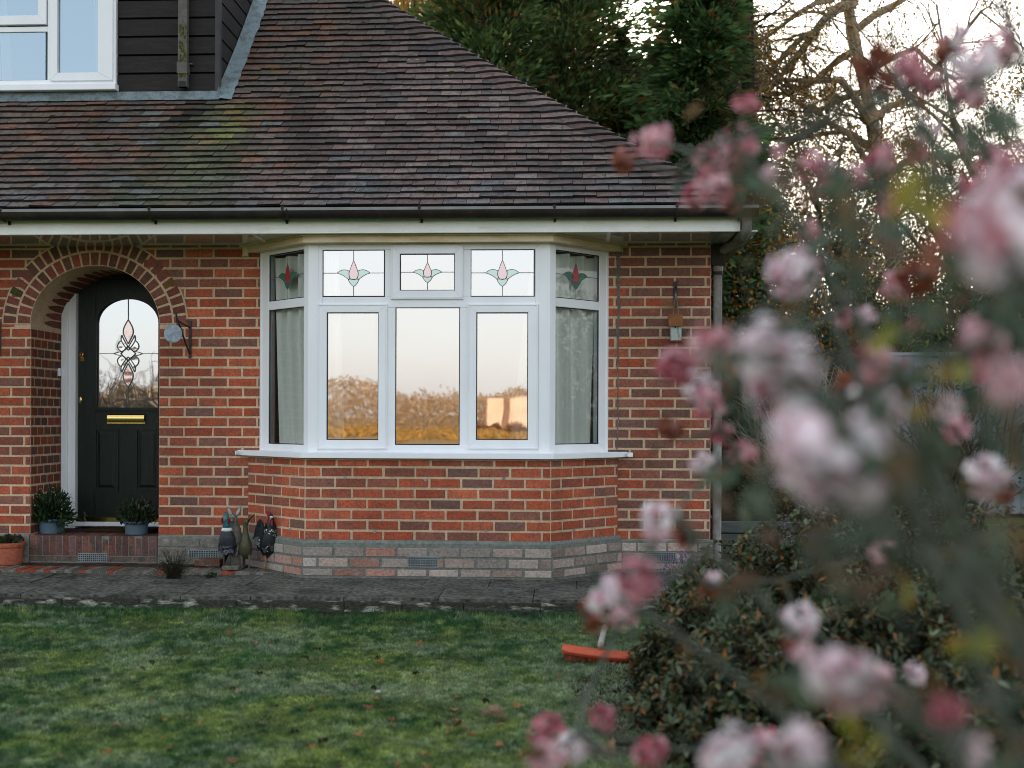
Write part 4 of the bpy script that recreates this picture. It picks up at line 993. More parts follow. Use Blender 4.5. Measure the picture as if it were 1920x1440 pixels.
def pot(px0, px1, py0, py1, Y, zfloor, name, label, m, cols, fol, trail=None, flowers=None):
    xc = X((px0 + px1) / 2, Y, py1); r1 = (X(px1, Y) - X(px0, Y)) / 2; h = Z(py0, Y, 100) - zfloor
    t = thing(name, (xc, Y, zfloor), label, 'plant pot'); p = MB(); rb = r1 * .80
    p.lathe([(0, .002), (rb, 0), (rb + .004, h * .12), (rb + .003, h * .14), (r1 - .012, h * .78), (r1 - .004, h * .80), (r1, h * .9), (r1, h), (r1 - .008, h), (r1 - .012, h * .85), (0, h * .84)], (xc, Y, zfloor), 32)
    p.build('pot', m, t, smooth=False, bevel=.002)
    c = (xc, Y, zfloor + h * .85)
    s_ = [(c[0] + random.uniform(-.8, .8) * fol[0], Y + random.uniform(-.7, .7) * fol[0], c[2] + random.uniform(.3, .95) * fol[1]) for _ in range(24)]
    stems_to(t, c, s_)
    leaves_on(t, 'foliage', c, fol[2], fol[0], fol[1], cols, fol[3], fol[4])
    if trail:
        ts_ = [(c[0] + trail * random.uniform(.4, 1), Y - .06 + random.uniform(-.04, .02), c[2] + random.uniform(-.08, .05)) for _ in range(7)]
        stems_to(t, c, ts_, name='trailing_stem')
        P = np.repeat(np.array(ts_), 9, 0) + RNG.normal(0, .022, (63, 3)); leafmesh('trailing_leaves', P, rnd_unit(63) + [.5, 0, .2], rnd_unit(63), np.full(63, .05), np.full(63, .012), pick(GR, 63), 'leaf', t, 6, .1)
    if flowers:
        n, cols_, sz = flowers; d = rnd_unit(n); d[:, 2] = np.abs(d[:, 2]) * .8 + .3; C = np.array(c) + d * np.array([fol[0], fol[0], fol[1]]) * 1.02
        leafmesh('flowers', C, rnd_unit(n), rnd_unit(n) + [0, -1, .5], np.full(n, sz), np.full(n, sz * .9), pick(cols_, n, .2), 'petal', t, 6, .05)['kind'] = 'stuff'
    return t
pot(72, 123, 972, 1007, .13, z_porch, 'potted_plant', 'blue-grey plastic pot with taller trailing white-flowered plant beside the porch wall', 'blue_pot', GR, (.165, .255, 900, .055, .016), trail=.26, flowers=(60, [(.5, .55, .5), (.4, .45, .38)], .011))
pot(232, 280, 975, 1009.5, .10, z_porch, 'potted_plant', 'blue-grey plastic pot with low bushy plant at the right of the doorstep', 'blue_pot', GR + [(.05, .03, .02)], (.155, .19, 800, .045, .014), flowers=(30, [(.06, .025, .03), (.09, .04, .04)], .016))
pot(-12, 45, 1017, 1057, -.13, z_s1, 'potted_plant', 'terracotta pot of small pansies on the low brick platform', 'terracotta', [(.03, .06, .02), (.05, .08, .03)], (.10, .085, 260, .035, .014), flowers=(12, [(.05, .01, .02), (.08, .015, .04)], .028))
# weed clump at the step and small green tuft
w = thing('weed_clump', tuple(hz(325, 1086, PATHZ)), 'dark twiggy weed growing at the foot of the brick platform', 'weed'); b0 = hz(325, 1084, PATHZ)
tw = MB(); tips = []
for _ in range(150):
    d = Vector((random.gauss(0, .6), random.gauss(-.1, .35), random.uniform(.35, 1.15))).normalized(); l = random.uniform(.09, .22); e = b0 + d * l; tips.append(e)
    tw.tube([b0 + Vector((random.uniform(-.05, .05), random.uniform(-.02, .02), 0)), b0 + d * l * .5 + Vector((0, 0, .02)), e], [.0018, .0014, .0008], 3, random.choice([(.03, .025, .015), (.02, .025, .012), (.05, .035, .02)]), False)
tw.build('stem', 'vcol', w, fix=False)
n = 1100; P = np.array([tuple(t_) for t_ in tips])[RNG.integers(0, len(tips), n)]; P = np.array(b0) + (P - np.array(b0)) * RNG.uniform(.25, 1.02, (n, 1)) + RNG.normal(0, .012, (n, 3)); P[:, 2] = np.maximum(P[:, 2], PATHZ + .006)
leafmesh('foliage', P, rnd_unit(n) + [0, 0, .6], rnd_unit(n), np.full(n, .02), np.full(n, .005), pick([(.025, .03, .015), (.03, .04, .02), (.05, .035, .02)], n), 'leaf', w)
b1 = hz(396, 1083, PATHZ); w2 = thing('weed_clump', tuple(b1), 'small green weed tuft on the path below the bird ornaments', 'weed'); leaves_on(w2, 'foliage', tuple(b1), 70, .05, .04, [(.02, .05, .02), (.03, .06, .025)], .02, .012)
# loose bricks by the ornaments
m = MB(); a = at(368, 1058, -.12); b = at(416, 1045, -.12); m.box(a.x, b.x, -.17, -.07, z_s1, z_s1 + .055, tuple(v * .5 for v in lin(140, 108, 90))); tag(m.build('loose_brick', 'brick_plinth', bevel=.006), 'loose old brick lying flat on the platform left of the pheasant ornament', 'brick')
m = MB(); a = at(420, 1062, -.30); b = at(451, 1055, -.30); m.box(a.x, b.x, -.36, -.29, z_s1, z_s1 + .032, tuple(v * .5 for v in lin(150, 146, 132))); tag(m.build('stone_offcut', 'brick_plinth', bevel=.006), 'small pale stone block under the bird ornaments', 'stone')
# ------------------------------------------------------------------ metal animal ornaments on the platform
SC = 8.3 / F
def orn(px, py, Y): q = at(px, py, Y); return Vector((q.x, Y, q.z))
def legs(t, xs_, Y, ztop, zf, col, feet=True, r=.006):
    for x in xs_:
        m = MB(); m.tube([(x, Y, ztop), (x + .002, Y - .004, (ztop + zf) / 2), (x, Y, zf + .004)], [r * 1.5, r, r], 6, col)
        for a in (-.6, 0, .6): m.tube([(x, Y, zf + .004), (x + .035 * math.sin(a), Y - .035 * math.cos(a), zf + .003)], [r * .8, r * .45], 5, col)
        m.build('leg', 'vcol_metal', t, fix=False)
def feathers(t, name, C0, ax, rx, ry, h0, h1, n, col, sz):   # overlapping metal feather scales round a body axis
    th_ = RNG.uniform(0, 2 * PI, n); k = RNG.random(n); C = np.stack([C0[0] + ax[0] * k + rx(k) * np.cos(th_), C0[1] + ax[1] * k + ry(k) * np.sin(th_), C0[2] + h0 + (h1 - h0) * k], 1)
    Nn = np.stack([np.cos(th_), np.sin(th_), .3 + 0 * th_], 1); D = np.stack([np.cos(th_) * .15, np.sin(th_) * .15, -np.ones(n)], 1)
    return leafmesh(name, C, D, Nn, RNG.uniform(.8, 1.2, n) * sz, RNG.uniform(.8, 1.2, n) * sz * .75, pick(col, n, .25), 'vcol_metal', t, 6, .1)
Yo = -.33
# pheasant: upright, facing the lawn
B = orn(425, 1066, Yo); B.z = z_s1
t = thing('pheasant_ornament', tuple(B), 'metal pheasant ornament with blue neck, white collar and red face', 'ornament')
m = MB(); b = lambda x, y, z: Vector((B.x + x, B.y + y, B.z + z))
m.loft([(b(.0, .06, .10), .012, .012), (b(.0, .05, .12), .040, .035), (b(.002, .03, .16), .058, .052), (b(.002, .01, .21), .063, .056), (b(.003, -.005, .255), .052, .046), (b(.004, -.012, .29), .036, .034), (b(.004, -.015, .31), .028, .028)], 18, (.035, .04, .05)); m.build('body', 'vcol_metal', t, smooth=True)
feathers(t, 'breast_feather', (B.x, B.y + .02, B.z), (.003, -.02), lambda k: .058 - .02 * k * k + .006, lambda k: .054 - .02 * k, .13, .27, 130, [(.07, .08, .10), (.04, .045, .055), (.10, .11, .13)], .034)
m = MB(); m.loft([(b(.004, -.014, .288), .041, .038), (b(.004, -.015, .298), .040, .037), (b(.004, -.015, .310), .031, .030)], 18, (.6, .62, .62)); m.build('collar', 'vcol', t, smooth=True)
m = MB(); m.loft([(b(.004, -.015, .305), .030, .029), (b(.004, -.016, .335), .025, .025), (b(.003, -.02, .362), .026, .030), (b(.002, -.024, .385), .024, .028), (b(.0, -.022, .405), .014, .016), (b(-.004, -.018, .425), .004, .004)], 16, (.03, .15, .18)); m.build('head', 'vcol_metal', t, smooth=True)
for sx in (-1, 1):
    m = MB(); m.blob(b(.003 + sx * .024, -.034, .365), .010, .014, .024, (.22, .012, .015), 10, 7); m.build('wattle', 'vcol', t, smooth=True)
    m = MB(); m.blob(b(.003 + sx * .022, -.050, .372), .004, .004, .005, (.005, .005, .005), 8, 5); m.build('eye', 'vcol', t, smooth=True)
m = MB(); m.tube([b(.002, -.045, .375), b(.002, -.075, .362)], [.010, .002], 8, (.16, .14, .08)); m.build('beak', 'vcol', t)
m = MB(); m.tube([b(-.02, .06, .12), b(-.05, .12, .06), b(-.075, .16, .02)], [.024, .014, .004], 8, (.03, .022, .018)); m.build('tail', 'vcol_metal', t)
legs(t, (B.x - .022, B.x + .025), B.y, B.z + .12, B.z, (.05, .045, .04))
# hare, standing upright behind
B = orn(440, 1064, -.22); B.z = z_s1
t = thing('hare_ornament', tuple(B), 'grey metal hare ornament with tall pale ears behind the pheasant', 'ornament'); b = lambda x, y, z: Vector((B.x + x, B.y + y, B.z + z)); hc = (.16, .15, .125)
m = MB(); m.loft([(b(.02, 0, .0), .03, .03), (b(.02, 0, .03), .058, .055), (b(.018, .0, .12), .062, .055), (b(.012, -.01, .22), .050, .042), (b(.008, -.015, .30), .036, .032), (b(.004, -.02, .34), .030, .032), (b(.0, -.03, .365), .030, .036), (b(-.002, -.03, .39), .022, .026), (b(-.002, -.026, .402), .008, .008)], 18, hc); m.loft([(b(-.001, -.05, .365), .02, .02), (b(-.002, -.085, .355), .012, .012), (b(-.002, -.09, .354), .003, .003)], 10, hc); m.build('body', 'vcol_metal', t, smooth=True)
for sx, l in ((-1, .0), (1, .0)):
    m = MB(); e0, e1 = b(sx * .016, -.022, .385), b(sx * .05, -.015, .455); d = e1 - e0
    for s_, w_, off, c in ((1, .020, 0, hc), (.86, .013, -.006, (.34, .32, .28))): m.loft([(e0 + Vector((0, off, 0)), w_ * .4, .004), (e0 + d * .4 * s_ + Vector((0, off, 0)), w_, .005), (e0 + d * .75 * s_ + Vector((0, off, 0)), w_ * .75, .004), (e0 + d * s_ + Vector((0, off, 0)), .002, .002)], 10, c)
    m.build('ear', 'vcol', t, smooth=True)
    m = MB(); m.loft([(b(sx * .035 + .01, -.03, .20), .016, .016), (b(sx * .03 + .01, -.06, .15), .012, .012), (b(sx * .022 + .01, -.07, .10), .010, .010), (b(sx * .022 + .01, -.075, .085), .003, .003)], 10, hc); m.build('paw', 'vcol_metal', t, smooth=True)
    m = MB(); m.loft([(b(sx * .04 + .02, .03, .012), .014, .012), (b(sx * .045 + .02, -.02, .014), .018, .014), (b(sx * .045 + .02, -.07, .012), .014, .010), (b(sx * .045 + .02, -.08, .012), .003, .003)], 10, hc); m.build('foot', 'vcol_metal', t, smooth=True)
# runner duck
B = orn(456, 1064, -.30); B.z = z_s1
t = thing('duck_ornament', tuple(B), 'bronze-green metal runner duck ornament stretching its beak up', 'ornament'); b = lambda x, y, z: Vector((B.x + x, B.y + y, B.z + z)); dc = (.075, .07, .035)
m = MB(); m.loft([(b(.012, .05, .08), .010, .010), (b(.012, .03, .095), .038, .036), (b(.014, .01, .14), .052, .046), (b(.015, 0, .19), .046, .040), (b(.016, -.005, .235), .031, .028), (b(.018, -.01, .28), .019, .018), (b(.020, -.012, .32), .016, .016), (b(.024, -.015, .345), .020, .020), (b(.034, -.018, .362), .017, .017), (b(.042, -.02, .37), .005, .005)], 18, dc); m.build('body', 'vcol_metal', t, smooth=True)
m = MB(); m.loft([(b(.036, -.02, .352), .012, .008, Vector((0, 1, 0))), (b(.062, -.024, .380), .010, .005, Vector((0, 1, 0))), (b(.085, -.028, .405), .011, .004, Vector((0, 1, 0))), (b(.090, -.028, .410), .004, .002, Vector((0, 1, 0)))], 10, (.035, .028, .018)); m.build('beak', 'vcol', t, smooth=True)
m = MB(); m.blob(b(.026, -.036, .350), .003, .003, .003, (.005, .005, .005), 8, 5); m.build('eye', 'vcol', t)
legs(t, (B.x - .012, B.x + .045), B.y, B.z + .11, B.z, (.12, .11, .09), r=.007)
# guinea-fowl-speckled cockerel
B = orn(504, 1065, -.26); B.z = z_s1
t = thing('cockerel_ornament', tuple(B), 'black metal cockerel ornament with white speckles, red comb and curled tail', 'ornament'); b = lambda x, y, z: Vector((B.x + x, B.y + y, B.z + z)); cc_ = (.012, .016, .018)
m = MB(); m.loft([(b(-.02, .06, .10), .012, .012), (b(-.01, .05, .105), .052, .045), (b(-.002, .02, .15), .075, .066), (b(.004, .0, .20), .072, .062), (b(.010, -.015, .255), .052, .048), (b(.016, -.02, .30), .036, .034), (b(.020, -.025, .345), .024, .024), (b(.022, -.03, .38), .021, .024), (b(.022, -.03, .40), .014, .016), (b(.022, -.03, .41), .004, .004)], 20, cc_); m.build('body', 'vcol_metal', t, smooth=True)
feathers(t, 'speckle', (B.x, B.y + .015, B.z), (.014, -.035), lambda k: .079 - .036 * k, lambda k: .070 - .030 * k, .12, .30, 170, [(.62, .66, .66), (.45, .5, .5)], .0105)
feathers(t, 'hackle', (B.x, B.y + .01, B.z), (.016, -.035), lambda k: .078 - .045 * k, lambda k: .068 - .036 * k, .14, .34, 110, [(.014, .019, .021), (.025, .03, .03)], .035)
m = MB(); m.loft([(b(-.06, .03, .13), .012, .02), (b(-.065, .02, .16), .030, .035), (b(-.062, .015, .20), .032, .034), (b(-.045, .02, .24), .014, .02)], 14, cc_); m.build('saddle', 'vcol_metal', t, smooth=True)
feathers(t, 'saddle_speckle', (B.x - .062, B.y + .018, B.z), (0, 0), lambda k: .033, lambda k: .036, .14, .22, 60, [(.6, .64, .64)], .010)
for k in range(9):
    m = MB(); f_ = k / 8; A = (-.030, .17 + .02 * f_); Bz = (-.045 - .01 * f_, .25 + .15 * f_); Cz = (-.085 - .015 * (1 - f_), .27 + .115 * f_); Dz = (-.125 + .02 * f_, .215 + .075 * f_); pts_ = []
    for i in range(11):
        u = i / 10; w4 = ((1 - u) ** 3, 3 * u * (1 - u) ** 2, 3 * u * u * (1 - u), u ** 3); pts_.append(b(sum(w_ * p_[0] for w_, p_ in zip(w4, (A, Bz, Cz, Dz))), .02 + .006 * (k % 3), sum(w_ * p_[1] for w_, p_ in zip(w4, (A, Bz, Cz, Dz)))))
    for i in range(10):
        q0, q1 = pts_[i], pts_[i + 1]; t_ = (q1 - q0).normalized(); nn = Vector((-t_.z, 0, t_.x)); w0, w1 = .009 * math.sin(PI * (i + .4) / 11) + .001, .009 * math.sin(PI * (i + 1.4) / 11.4) + .001
        m.face([q0 + nn * w0, q1 + nn * w1, q1 - nn * w1, q0 - nn * w0], cc_)
    m.build('tail_feather', 'vcol_metal', t, fix=False)
m = MB(); cpts = [(-.004, .392), (-.012, .42), (-.004, .412), (.002, .432), (.008, .414), (.016, .426), (.020, .405), (.032, .400), (.022, .392)]
m.hexa([b(-.002, -.034, .39), b(.032, -.034, .39), b(.020, -.034, .424), b(-.014, -.034, .428), b(-.002, -.026, .39), b(.032, -.026, .39), b(.020, -.026, .424), b(-.014, -.026, .428)], (.24, .02, .025))
m.face([b(x, -.036, z) for x, z in cpts], (.26, .02, .03)); m.build('comb', 'vcol', t, fix=False)
for sx in (-1, 1):
    m = MB(); m.blob(b(.026 + sx * .009, -.05, .345), .008, .008, .026, (.30, .03, .05), 10, 7); m.build('wattle', 'vcol', t, smooth=True)
m = MB(); m.blob(b(.030, -.045, .386), .014, .012, .008, (.6, .58, .55), 10, 6); m.build('face_patch', 'vcol', t, smooth=True)
m = MB(); m.tube([b(.026, -.05, .380), b(.030, -.078, .372)], [.009, .002], 8, (.3, .25, .12)); m.build('beak', 'vcol', t)
legs(t, (B.x - .026, B.x + .022), B.y, B.z + .12, B.z, (.36, .17, .07), r=.006)
# ------------------------------------------------------------------ wall bracket with frosted disc, second one at the edge
def bracket(px0, Y, name, label, dpx):
    q = at(px0, 640, 0); zt_, zb_ = at(px0, 602, 0).z, at(px0, 671, 0).z; x = q.x
    t = thing(name, (x, 0, q.z), label, 'wall bracket'); m = MB()
    m.box(x - .011, x + .011, -.014, -.004, zb_, zt_); m.build('back_plate', 'black_iron', t, bevel=.003)
    a = MB(); e = at(px0 - 16, 609, -.16); ex = Vector((x - .02, -.24, zt_ - .012))
    a.tube([(x, -.012, zt_ - .05), (x - .012, -.12, zt_ - .035), ex], .006, 6); a.tube([(x, -.012, zb_ + .03), (x - .008, -.08, zb_ + .10), (x - .016, -.18, zt_ - .06), ex], .007, 6)
    a.tube([ex + Vector((0, 0, -.02)), ex + Vector((0, -.012, .03)), ex + Vector((0, -.022, .04))], .008, 6); a.build('arm', 'black_iron', t)
    return t, ex
t, ex = bracket(357, 0, 'wall_bracket', 'black wrought iron bracket on the brick wall right of the arch', 0)
Yd_ = -.245; c = at(324.5, 625.5, Yd_); r = 17.5 * (8.6 + Yd_) / F
ds2 = thing('hanging_disc', tuple(c), 'pale frosted round disc hanging from the black iron bracket', 'ornament')
m = MB(); rows = []
for (rr, yy) in ((.0, -.006), (r * .9, -.006), (r, -.003), (r, .003), (r * .9, .006), (0, .006)): rows.append([(c.x + max(rr, 1e-4) * math.cos(2 * PI * j / 36), Yd_ + yy, c.z + max(rr, 1e-4) * math.sin(2 * PI * j / 36)) for j in range(36)])
m.grid(rows, None, True); m.build('disc', 'frost_disc', ds2)
m = MB(); m.tube([(c.x + .02, Yd_, c.z + r * .9), (c.x + .06, Yd_, c.z + r + .02), (ex.x, ex.y, ex.z)], .0022, 4); m.build('hanger', 'black_iron', ds2)
m = MB(); q = at(1, 640, 0); m.box(q.x - .02, q.x + .008, -.014, -.004, at(1, 668, 0).z, at(1, 604, 0).z); tag(m.build('wall_bracket', 'black_iron', bevel=.003), 'black iron bracket on the brick wall left of the arch', 'wall bracket')
# ------------------------------------------------------------------ bird box on its hook
q = at(1266, 553, 0); hk = thing('wall_hook', (q.x, 0, q.z), 'black iron strap hook on the brick wall above the bird box', 'hook'); m = MB(); z0, z1 = at(1266, 578, 0).z, at(1266, 528, 0).z
m.box(q.x - .014, q.x + .014, -.014, -.004, z0, z1); m.build('strap', 'black_iron', hk, bevel=.003); m = MB(); m.tube([(q.x, -.012, z1 - .05), (q.x, -.05, z1 - .06), (q.x, -.06, z1 - .04), (q.x, -.055, z1 - .025)], .005, 6); m.build('peg', 'black_iron', hk)
bx = thing('bird_box', (q.x, -.06, at(1266, 640, 0).z), 'small rustic wooden bird box hanging by a cord on the wall', 'bird box'); Yb = -.06
x0, x1 = X(1258, Yb - .05, 620), X(1278, Yb - .05, 620); z0, z1, z2 = Z(638, Yb - .05, 1266), Z(609, Yb - .05, 1266), Z(588, Yb - .05, 1266)
m = MB(); m.box(x0, x1, Yb - .045, Yb + .045, z0, z1); m.face([(x0, Yb - .045, z1), (x0, Yb + .045, z1), (x0, Yb, z2 - .01)]); m.face([(x1, Yb - .045, z1), (x1, Yb + .045, z1), (x1, Yb, z2 - .01)]); m.build('box', 'pale_wood', bx, bevel=.002)
m = MB(); xr0, xr1 = X(1254, Yb - .06, 600), X(1281, Yb - .06, 600)
for sy in (-1, 1): m.hexa([(xr0, Yb, z2 - .008), (xr1, Yb, z2 - .008), (xr1, Yb, z2), (xr0, Yb, z2), (xr0, Yb + sy * .065, z1 - .012), (xr1, Yb + sy * .065, z1 - .012), (xr1, Yb + sy * .065, z1 - .004), (xr0, Yb + sy * .065, z1 - .004)])
m.build('roof', 'rust_wood', bx)
m = MB(); m.box(x0 - .004, x1 + .004, Yb - .05, Yb + .045, z0 - .008, z0 - .001); m.build('floor', 'rust_wood', bx); m = MB()
for k in range(12): m.face([((x0 + x1) / 2 - .008 + .007 * math.cos(2 * PI * k / 12), Yb - .0475, z1 - .016 + .007 * math.sin(2 * PI * k / 12))for k in range(12)]); break
m.build('entrance_hole', 'gasket', bx, fix=False)
m = MB()
for sx in (-1, 1): m.tube([(q.x, -.055, z2 + .16), (q.x + sx * .022, Yb, z2 - .002)], .0022, 4)
m.build('cord', 'weathered_wood', bx)
# ------------------------------------------------------------------ orange broom on the lawn
p0 = hz(1056, 1236, 0); p1 = hz(1188, 1243, 0); u = (p1 - p0); Lb = u.length; u.normalize(); bk_ = Vector((-u.y, u.x, 0)); 
br = thing('garden_broom', tuple((p0 + p1) / 2), 'orange yard broom lying face down on the lawn with worn wooden handle', 'broom'); cen = (p0 + p1) / 2
def bp_(s_, d, z): q_ = 2 * s_ / Lb - 1; return p0 + u * s_ + bk_ * (d - .016 * (1 - q_ ** 4)) + Vector((0, 0, z + .004 * q_ * q_))
m = MB(); rows = []
for i in range(13):
    s_ = Lb * i / 12; e = 1 - max(0, abs(i / 6 - 1) - .85) / .15 * .35; h = .046
    tl_ = .012 * (1 - i / 6); rows.append([bp_(s_, -.050 * e, h * .55 + tl_), bp_(s_, -.058 * e, h * .9 + tl_), bp_(s_, -.050 * e, h + .006 + tl_), bp_(s_, -.02 * e, h + .012 + tl_), bp_(s_, .04 * e, h + .012 + tl_), bp_(s_, .055 * e, h * .8 + tl_), bp_(s_, .05 * e, h * .55 + tl_)])
m.grid(rows, None, True); m.face(rows[0][::-1]); m.face(rows[-1]); m.build('head', 'orange_plastic', br, bevel=.003)
bm_ = MB(); 
for _ in range(900):
    s_ = random.uniform(.01, Lb - .01); d = random.uniform(-.045, .04); b_ = bp_(s_, d, .036); e_ = bp_(s_ + random.uniform(-.012, .012), d + (.01 if d > 0 else -.004) + random.uniform(-.01, .01), .004)
    bm_.tube([b_, e_], [.0022, .0016], 3, random.choice([(.30, .07, .03), (.22, .06, .03), (.14, .045, .025)]), False)
bm_.build('bristles', 'vcol', br, fix=False)
h0 = bp_(Lb * .53, .02, .08); h1 = hz(1134, 1176, .05)
m = MB(); m.tube([h0, h0 + (h1 - h0) * .5, h1, h1 + (h1 - h0) * .004], [.0165, .016, .017, .013], 12); m.build('handle', 'weathered_wood', br, smooth=True)
# ------------------------------------------------------------------ grass blades, moss, leaf litter
n = 300000
px_ = np.where(RNG.random(n) < .12, RNG.uniform(-700, -60, n), RNG.uniform(-60, 1500, n)); d_ = RNG.uniform(0, 1, n)
Yn, Yf = hz(600, 1460, 0).y, Yk - .035
yy = Yn - .25 + (Yf - Yn + .25) * d_; dist = yy - CP.y; xx = (px_ - 960) / F * dist - math.tan(YAW) * dist
P2 = np.stack([xx, yy], 1)
a_ = vnoise(P2, 1.3, 1); b_ = vnoise(P2, 3.5, 2); c_ = vnoise(P2, 9, 3); e_ = vnoise(P2, 22, 8)
kerbprox = np.clip(1 - (Yf - yy) / .55, 0, 1)
xr = np.clip((xx + .6) / 1.2, 0, 1) * np.clip((Yf - yy) / .8, 0, 1)
f_ = vnoise(P2, 45, 12); light = np.clip((a_ * .22 + b_ * .14 + c_ * .24 + e_ * .24 + f_ * .16 - .36) * 2.8 + .30 * xr - .5 * kerbprox, 0, 1)
frost = np.clip((vnoise(P2, 3.2, 5) * .4 + vnoise(P2, 13, 15) * .35 + f_ * .25 - .42) * 3 + .85 * xr - .6 * kerbprox, 0, 1)
bare = np.clip((vnoise(P2, 4.0, 6) * .65 + e_ * .35 - .66) * 8, 0, 1)
dk = np.array([.034, .098, .030]); yg = np.array([.27, .31, .075]); fr_c = np.array([.30, .35, .235]); br_c = np.array([.035, .024, .015])
col = dk + (yg - dk) * light[:, None]; col = col + (fr_c - col) * (frost * .65)[:, None]; col = col * (.45 + .6 * e_[:, None] + .5 * f_[:, None]) * RNG.uniform(.65, 1.35, (n, 1)); col = col + (br_c - col) * (bare * .8)[:, None]
hh = RNG.uniform(.6, 1.35, n) * (.013 + .010 * (1 - light) + .022 * kerbprox) * (1 - .5 * bare)
D = np.stack([RNG.normal(0, .55, n), RNG.normal(0, .55, n), np.ones(n) * .75], 1); D /= np.linalg.norm(D, axis=1, keepdims=True)
C = np.stack([xx, yy, .0 + D[:, 2] * hh * .5], 1)
go = leafmesh('lawn_grass', C, D, rnd_unit(n) + [0, -1, 0], hh, RNG.uniform(.0022, .0042, n), col, 'grass'); struct(go, 'stuff')
# fallen leaves, each its own object
LV = []
lcols = [(.30, .10, .025), (.22, .08, .03), (.10, .045, .025), (.36, .17, .05), (.05, .03, .02), (.26, .17, .10)]
for k, c in enumerate(lcols):
    m = MB(); rr = random.Random(k); pts_ = []
    lob = 5 if k % 2 else 1
    for i in range(22):
        t_ = i / 22 * 2 * PI; rad = (1 + (.22 * math.cos(lob * 2 * t_) if lob > 1 else 0)) * (.5 + rr.uniform(-.03, .03)); x = math.cos(t_) * rad; y = math.sin(t_) * rad * (.62 if lob > 1 else .45); z = .12 * math.sin(t_ * 2 + k) + .18 * abs(y) + .08 * x * x * rr.choice([-1, 1]); pts_.append((x, y, z + .05))
    for i in range(22): a, b = pts_[i], pts_[(i + 1) % 22]; m.face([(0, 0, .02), a, b], dim(c, .8, 1.15))
    m.tube([(-.45, 0, .05), (-.8, .03, .12)], [.02, .012], 4, tuple(v * .6 for v in c), False)
    me = m.mesh('fallen_leaf'); me.materials.append(MATS['leaf']); LV.append(me)
for k in range(78):
    px, py = random.uniform(-10, 1240), 1158 + 280 * random.random() ** .85
    if px > 1030 and 1185 < py < 1260: continue
    q = hz(px, py, .02); o = bpy.data.objects.new('fallen_leaf', LV[random.randrange(len(LV))]); COL.objects.link(o)
    s_ = random.choice([.022, .026, .03, .034, .04, .05]) ; o.location = (q.x, q.y, .012); o.scale = (s_, s_, s_); o.rotation_euler = (random.uniform(-.4, .4), random.uniform(-.4, .4), random.uniform(0, 6.28))
    tag(o, 'small dry brown or orange leaf fallen on the lawn', 'leaf', 'fallen leaves on the lawn')
for (px, py, s_, k, lab) in ((925, 1342, .11, 5, 'large curled pale brown oak leaf lying on the lawn'), (850, 1361, .07, 2, 'dark red-brown leaf lying apart on the open lawn'), (1140, 1405, .12, 5, 'large curled dry leaf beside the low pink blossoms'), (1135, 1375, .07, 5, 'pale tan leaf below the small red bud on the lawn')):
    q = hz(px, py, .02); o = bpy.data.objects.new('fallen_leaf', LV[k]); COL.objects.link(o); o.location = (q.x, q.y, .022); o.scale = (s_, s_ * .8, s_ * 1.4); o.rotation_euler = (.25, .2, random.uniform(0, 6)); tag(o, lab, 'leaf')
m = MB(); q = hz(709, 1303, 0); m.blob((q.x, q.y, .014), .012, .010, .008, (.36, .36, .33), 10, 7); tag(m.build('pebble', 'vcol', smooth=True), 'single white pebble lying on the lawn', 'pebble')
for k in range(14):
    px, py = random.uniform(20, 1180), random.uniform(1190, 1430); q = hz(px, py, 0); m = MB(); rr = random.uniform(.006, .016)
    for _ in range(6): m.blob((q.x + random.gauss(0, rr * .6), q.y + random.gauss(0, rr * .6), .008), rr * random.uniform(.4, .7), rr * random.uniform(.4, .7), random.uniform(.008, .016), dim((.04, .03, .02), .6, 1.2), 7, 4)
    tag(m.build('worm_cast', 'moss', fix=False), 'small dark crumb of soil on the lawn', 'soil', 'soil crumbs on the lawn')
# ------------------------------------------------------------------ trees behind the house
def limb(mb, p, d, L_, r, depth, rnd, col, spread=.6, bend=.25, kids=(2, 4), upb=.15, tips=None, sides=5, minr=.004, shrink=(.55, .8)):
    kq = rnd.uniform(.8, 1.2); n = 5; pts = [Vector(p)]; dd = Vector(d).normalized()
    for i in range(n):
        dd = (dd + Vector((rnd.gauss(0, bend), rnd.gauss(0, bend), rnd.gauss(0, bend * .6) + upb * .3)) * .6).normalized(); pts.append(pts[-1] + dd * L_ / n)
    rr = [max(minr, r * (1 - .55 * i / n)) for i in range(n + 1)]
    mb.tube(pts, rr, sides if depth > 1 else 3, tuple(c * kq for c in col), False)
    if tips is not None and depth <= 1: tips += [(pts[k], dd.copy()) for k in (2, 3, 4, 5)]
    if depth == 0: return
    for k in range(rnd.randint(*kids)):
        i = rnd.choice([2, 3, 4, 5, 5]); q = pts[i]; t = (pts[i] - pts[i - 1]).normalized()
        o = Vector((rnd.gauss(0, 1), rnd.gauss(0, 1), rnd.gauss(0, .7))); o = (o - t * o.dot(t)).normalized()
        limb(mb, q, t + o * rnd.uniform(.5, 1.1) * spread * 1.6 + Vector((0, 0, upb)), L_ * rnd.uniform(*shrink), rr[i] * rnd.uniform(.5, .75), depth - 1, rnd, col, spread, bend, kids, upb, tips, sides, minr, shrink)
def tree_thing(name, x, y, label, group=None, cat='tree'): return thing(name, (x, y, 0), label, cat, group)
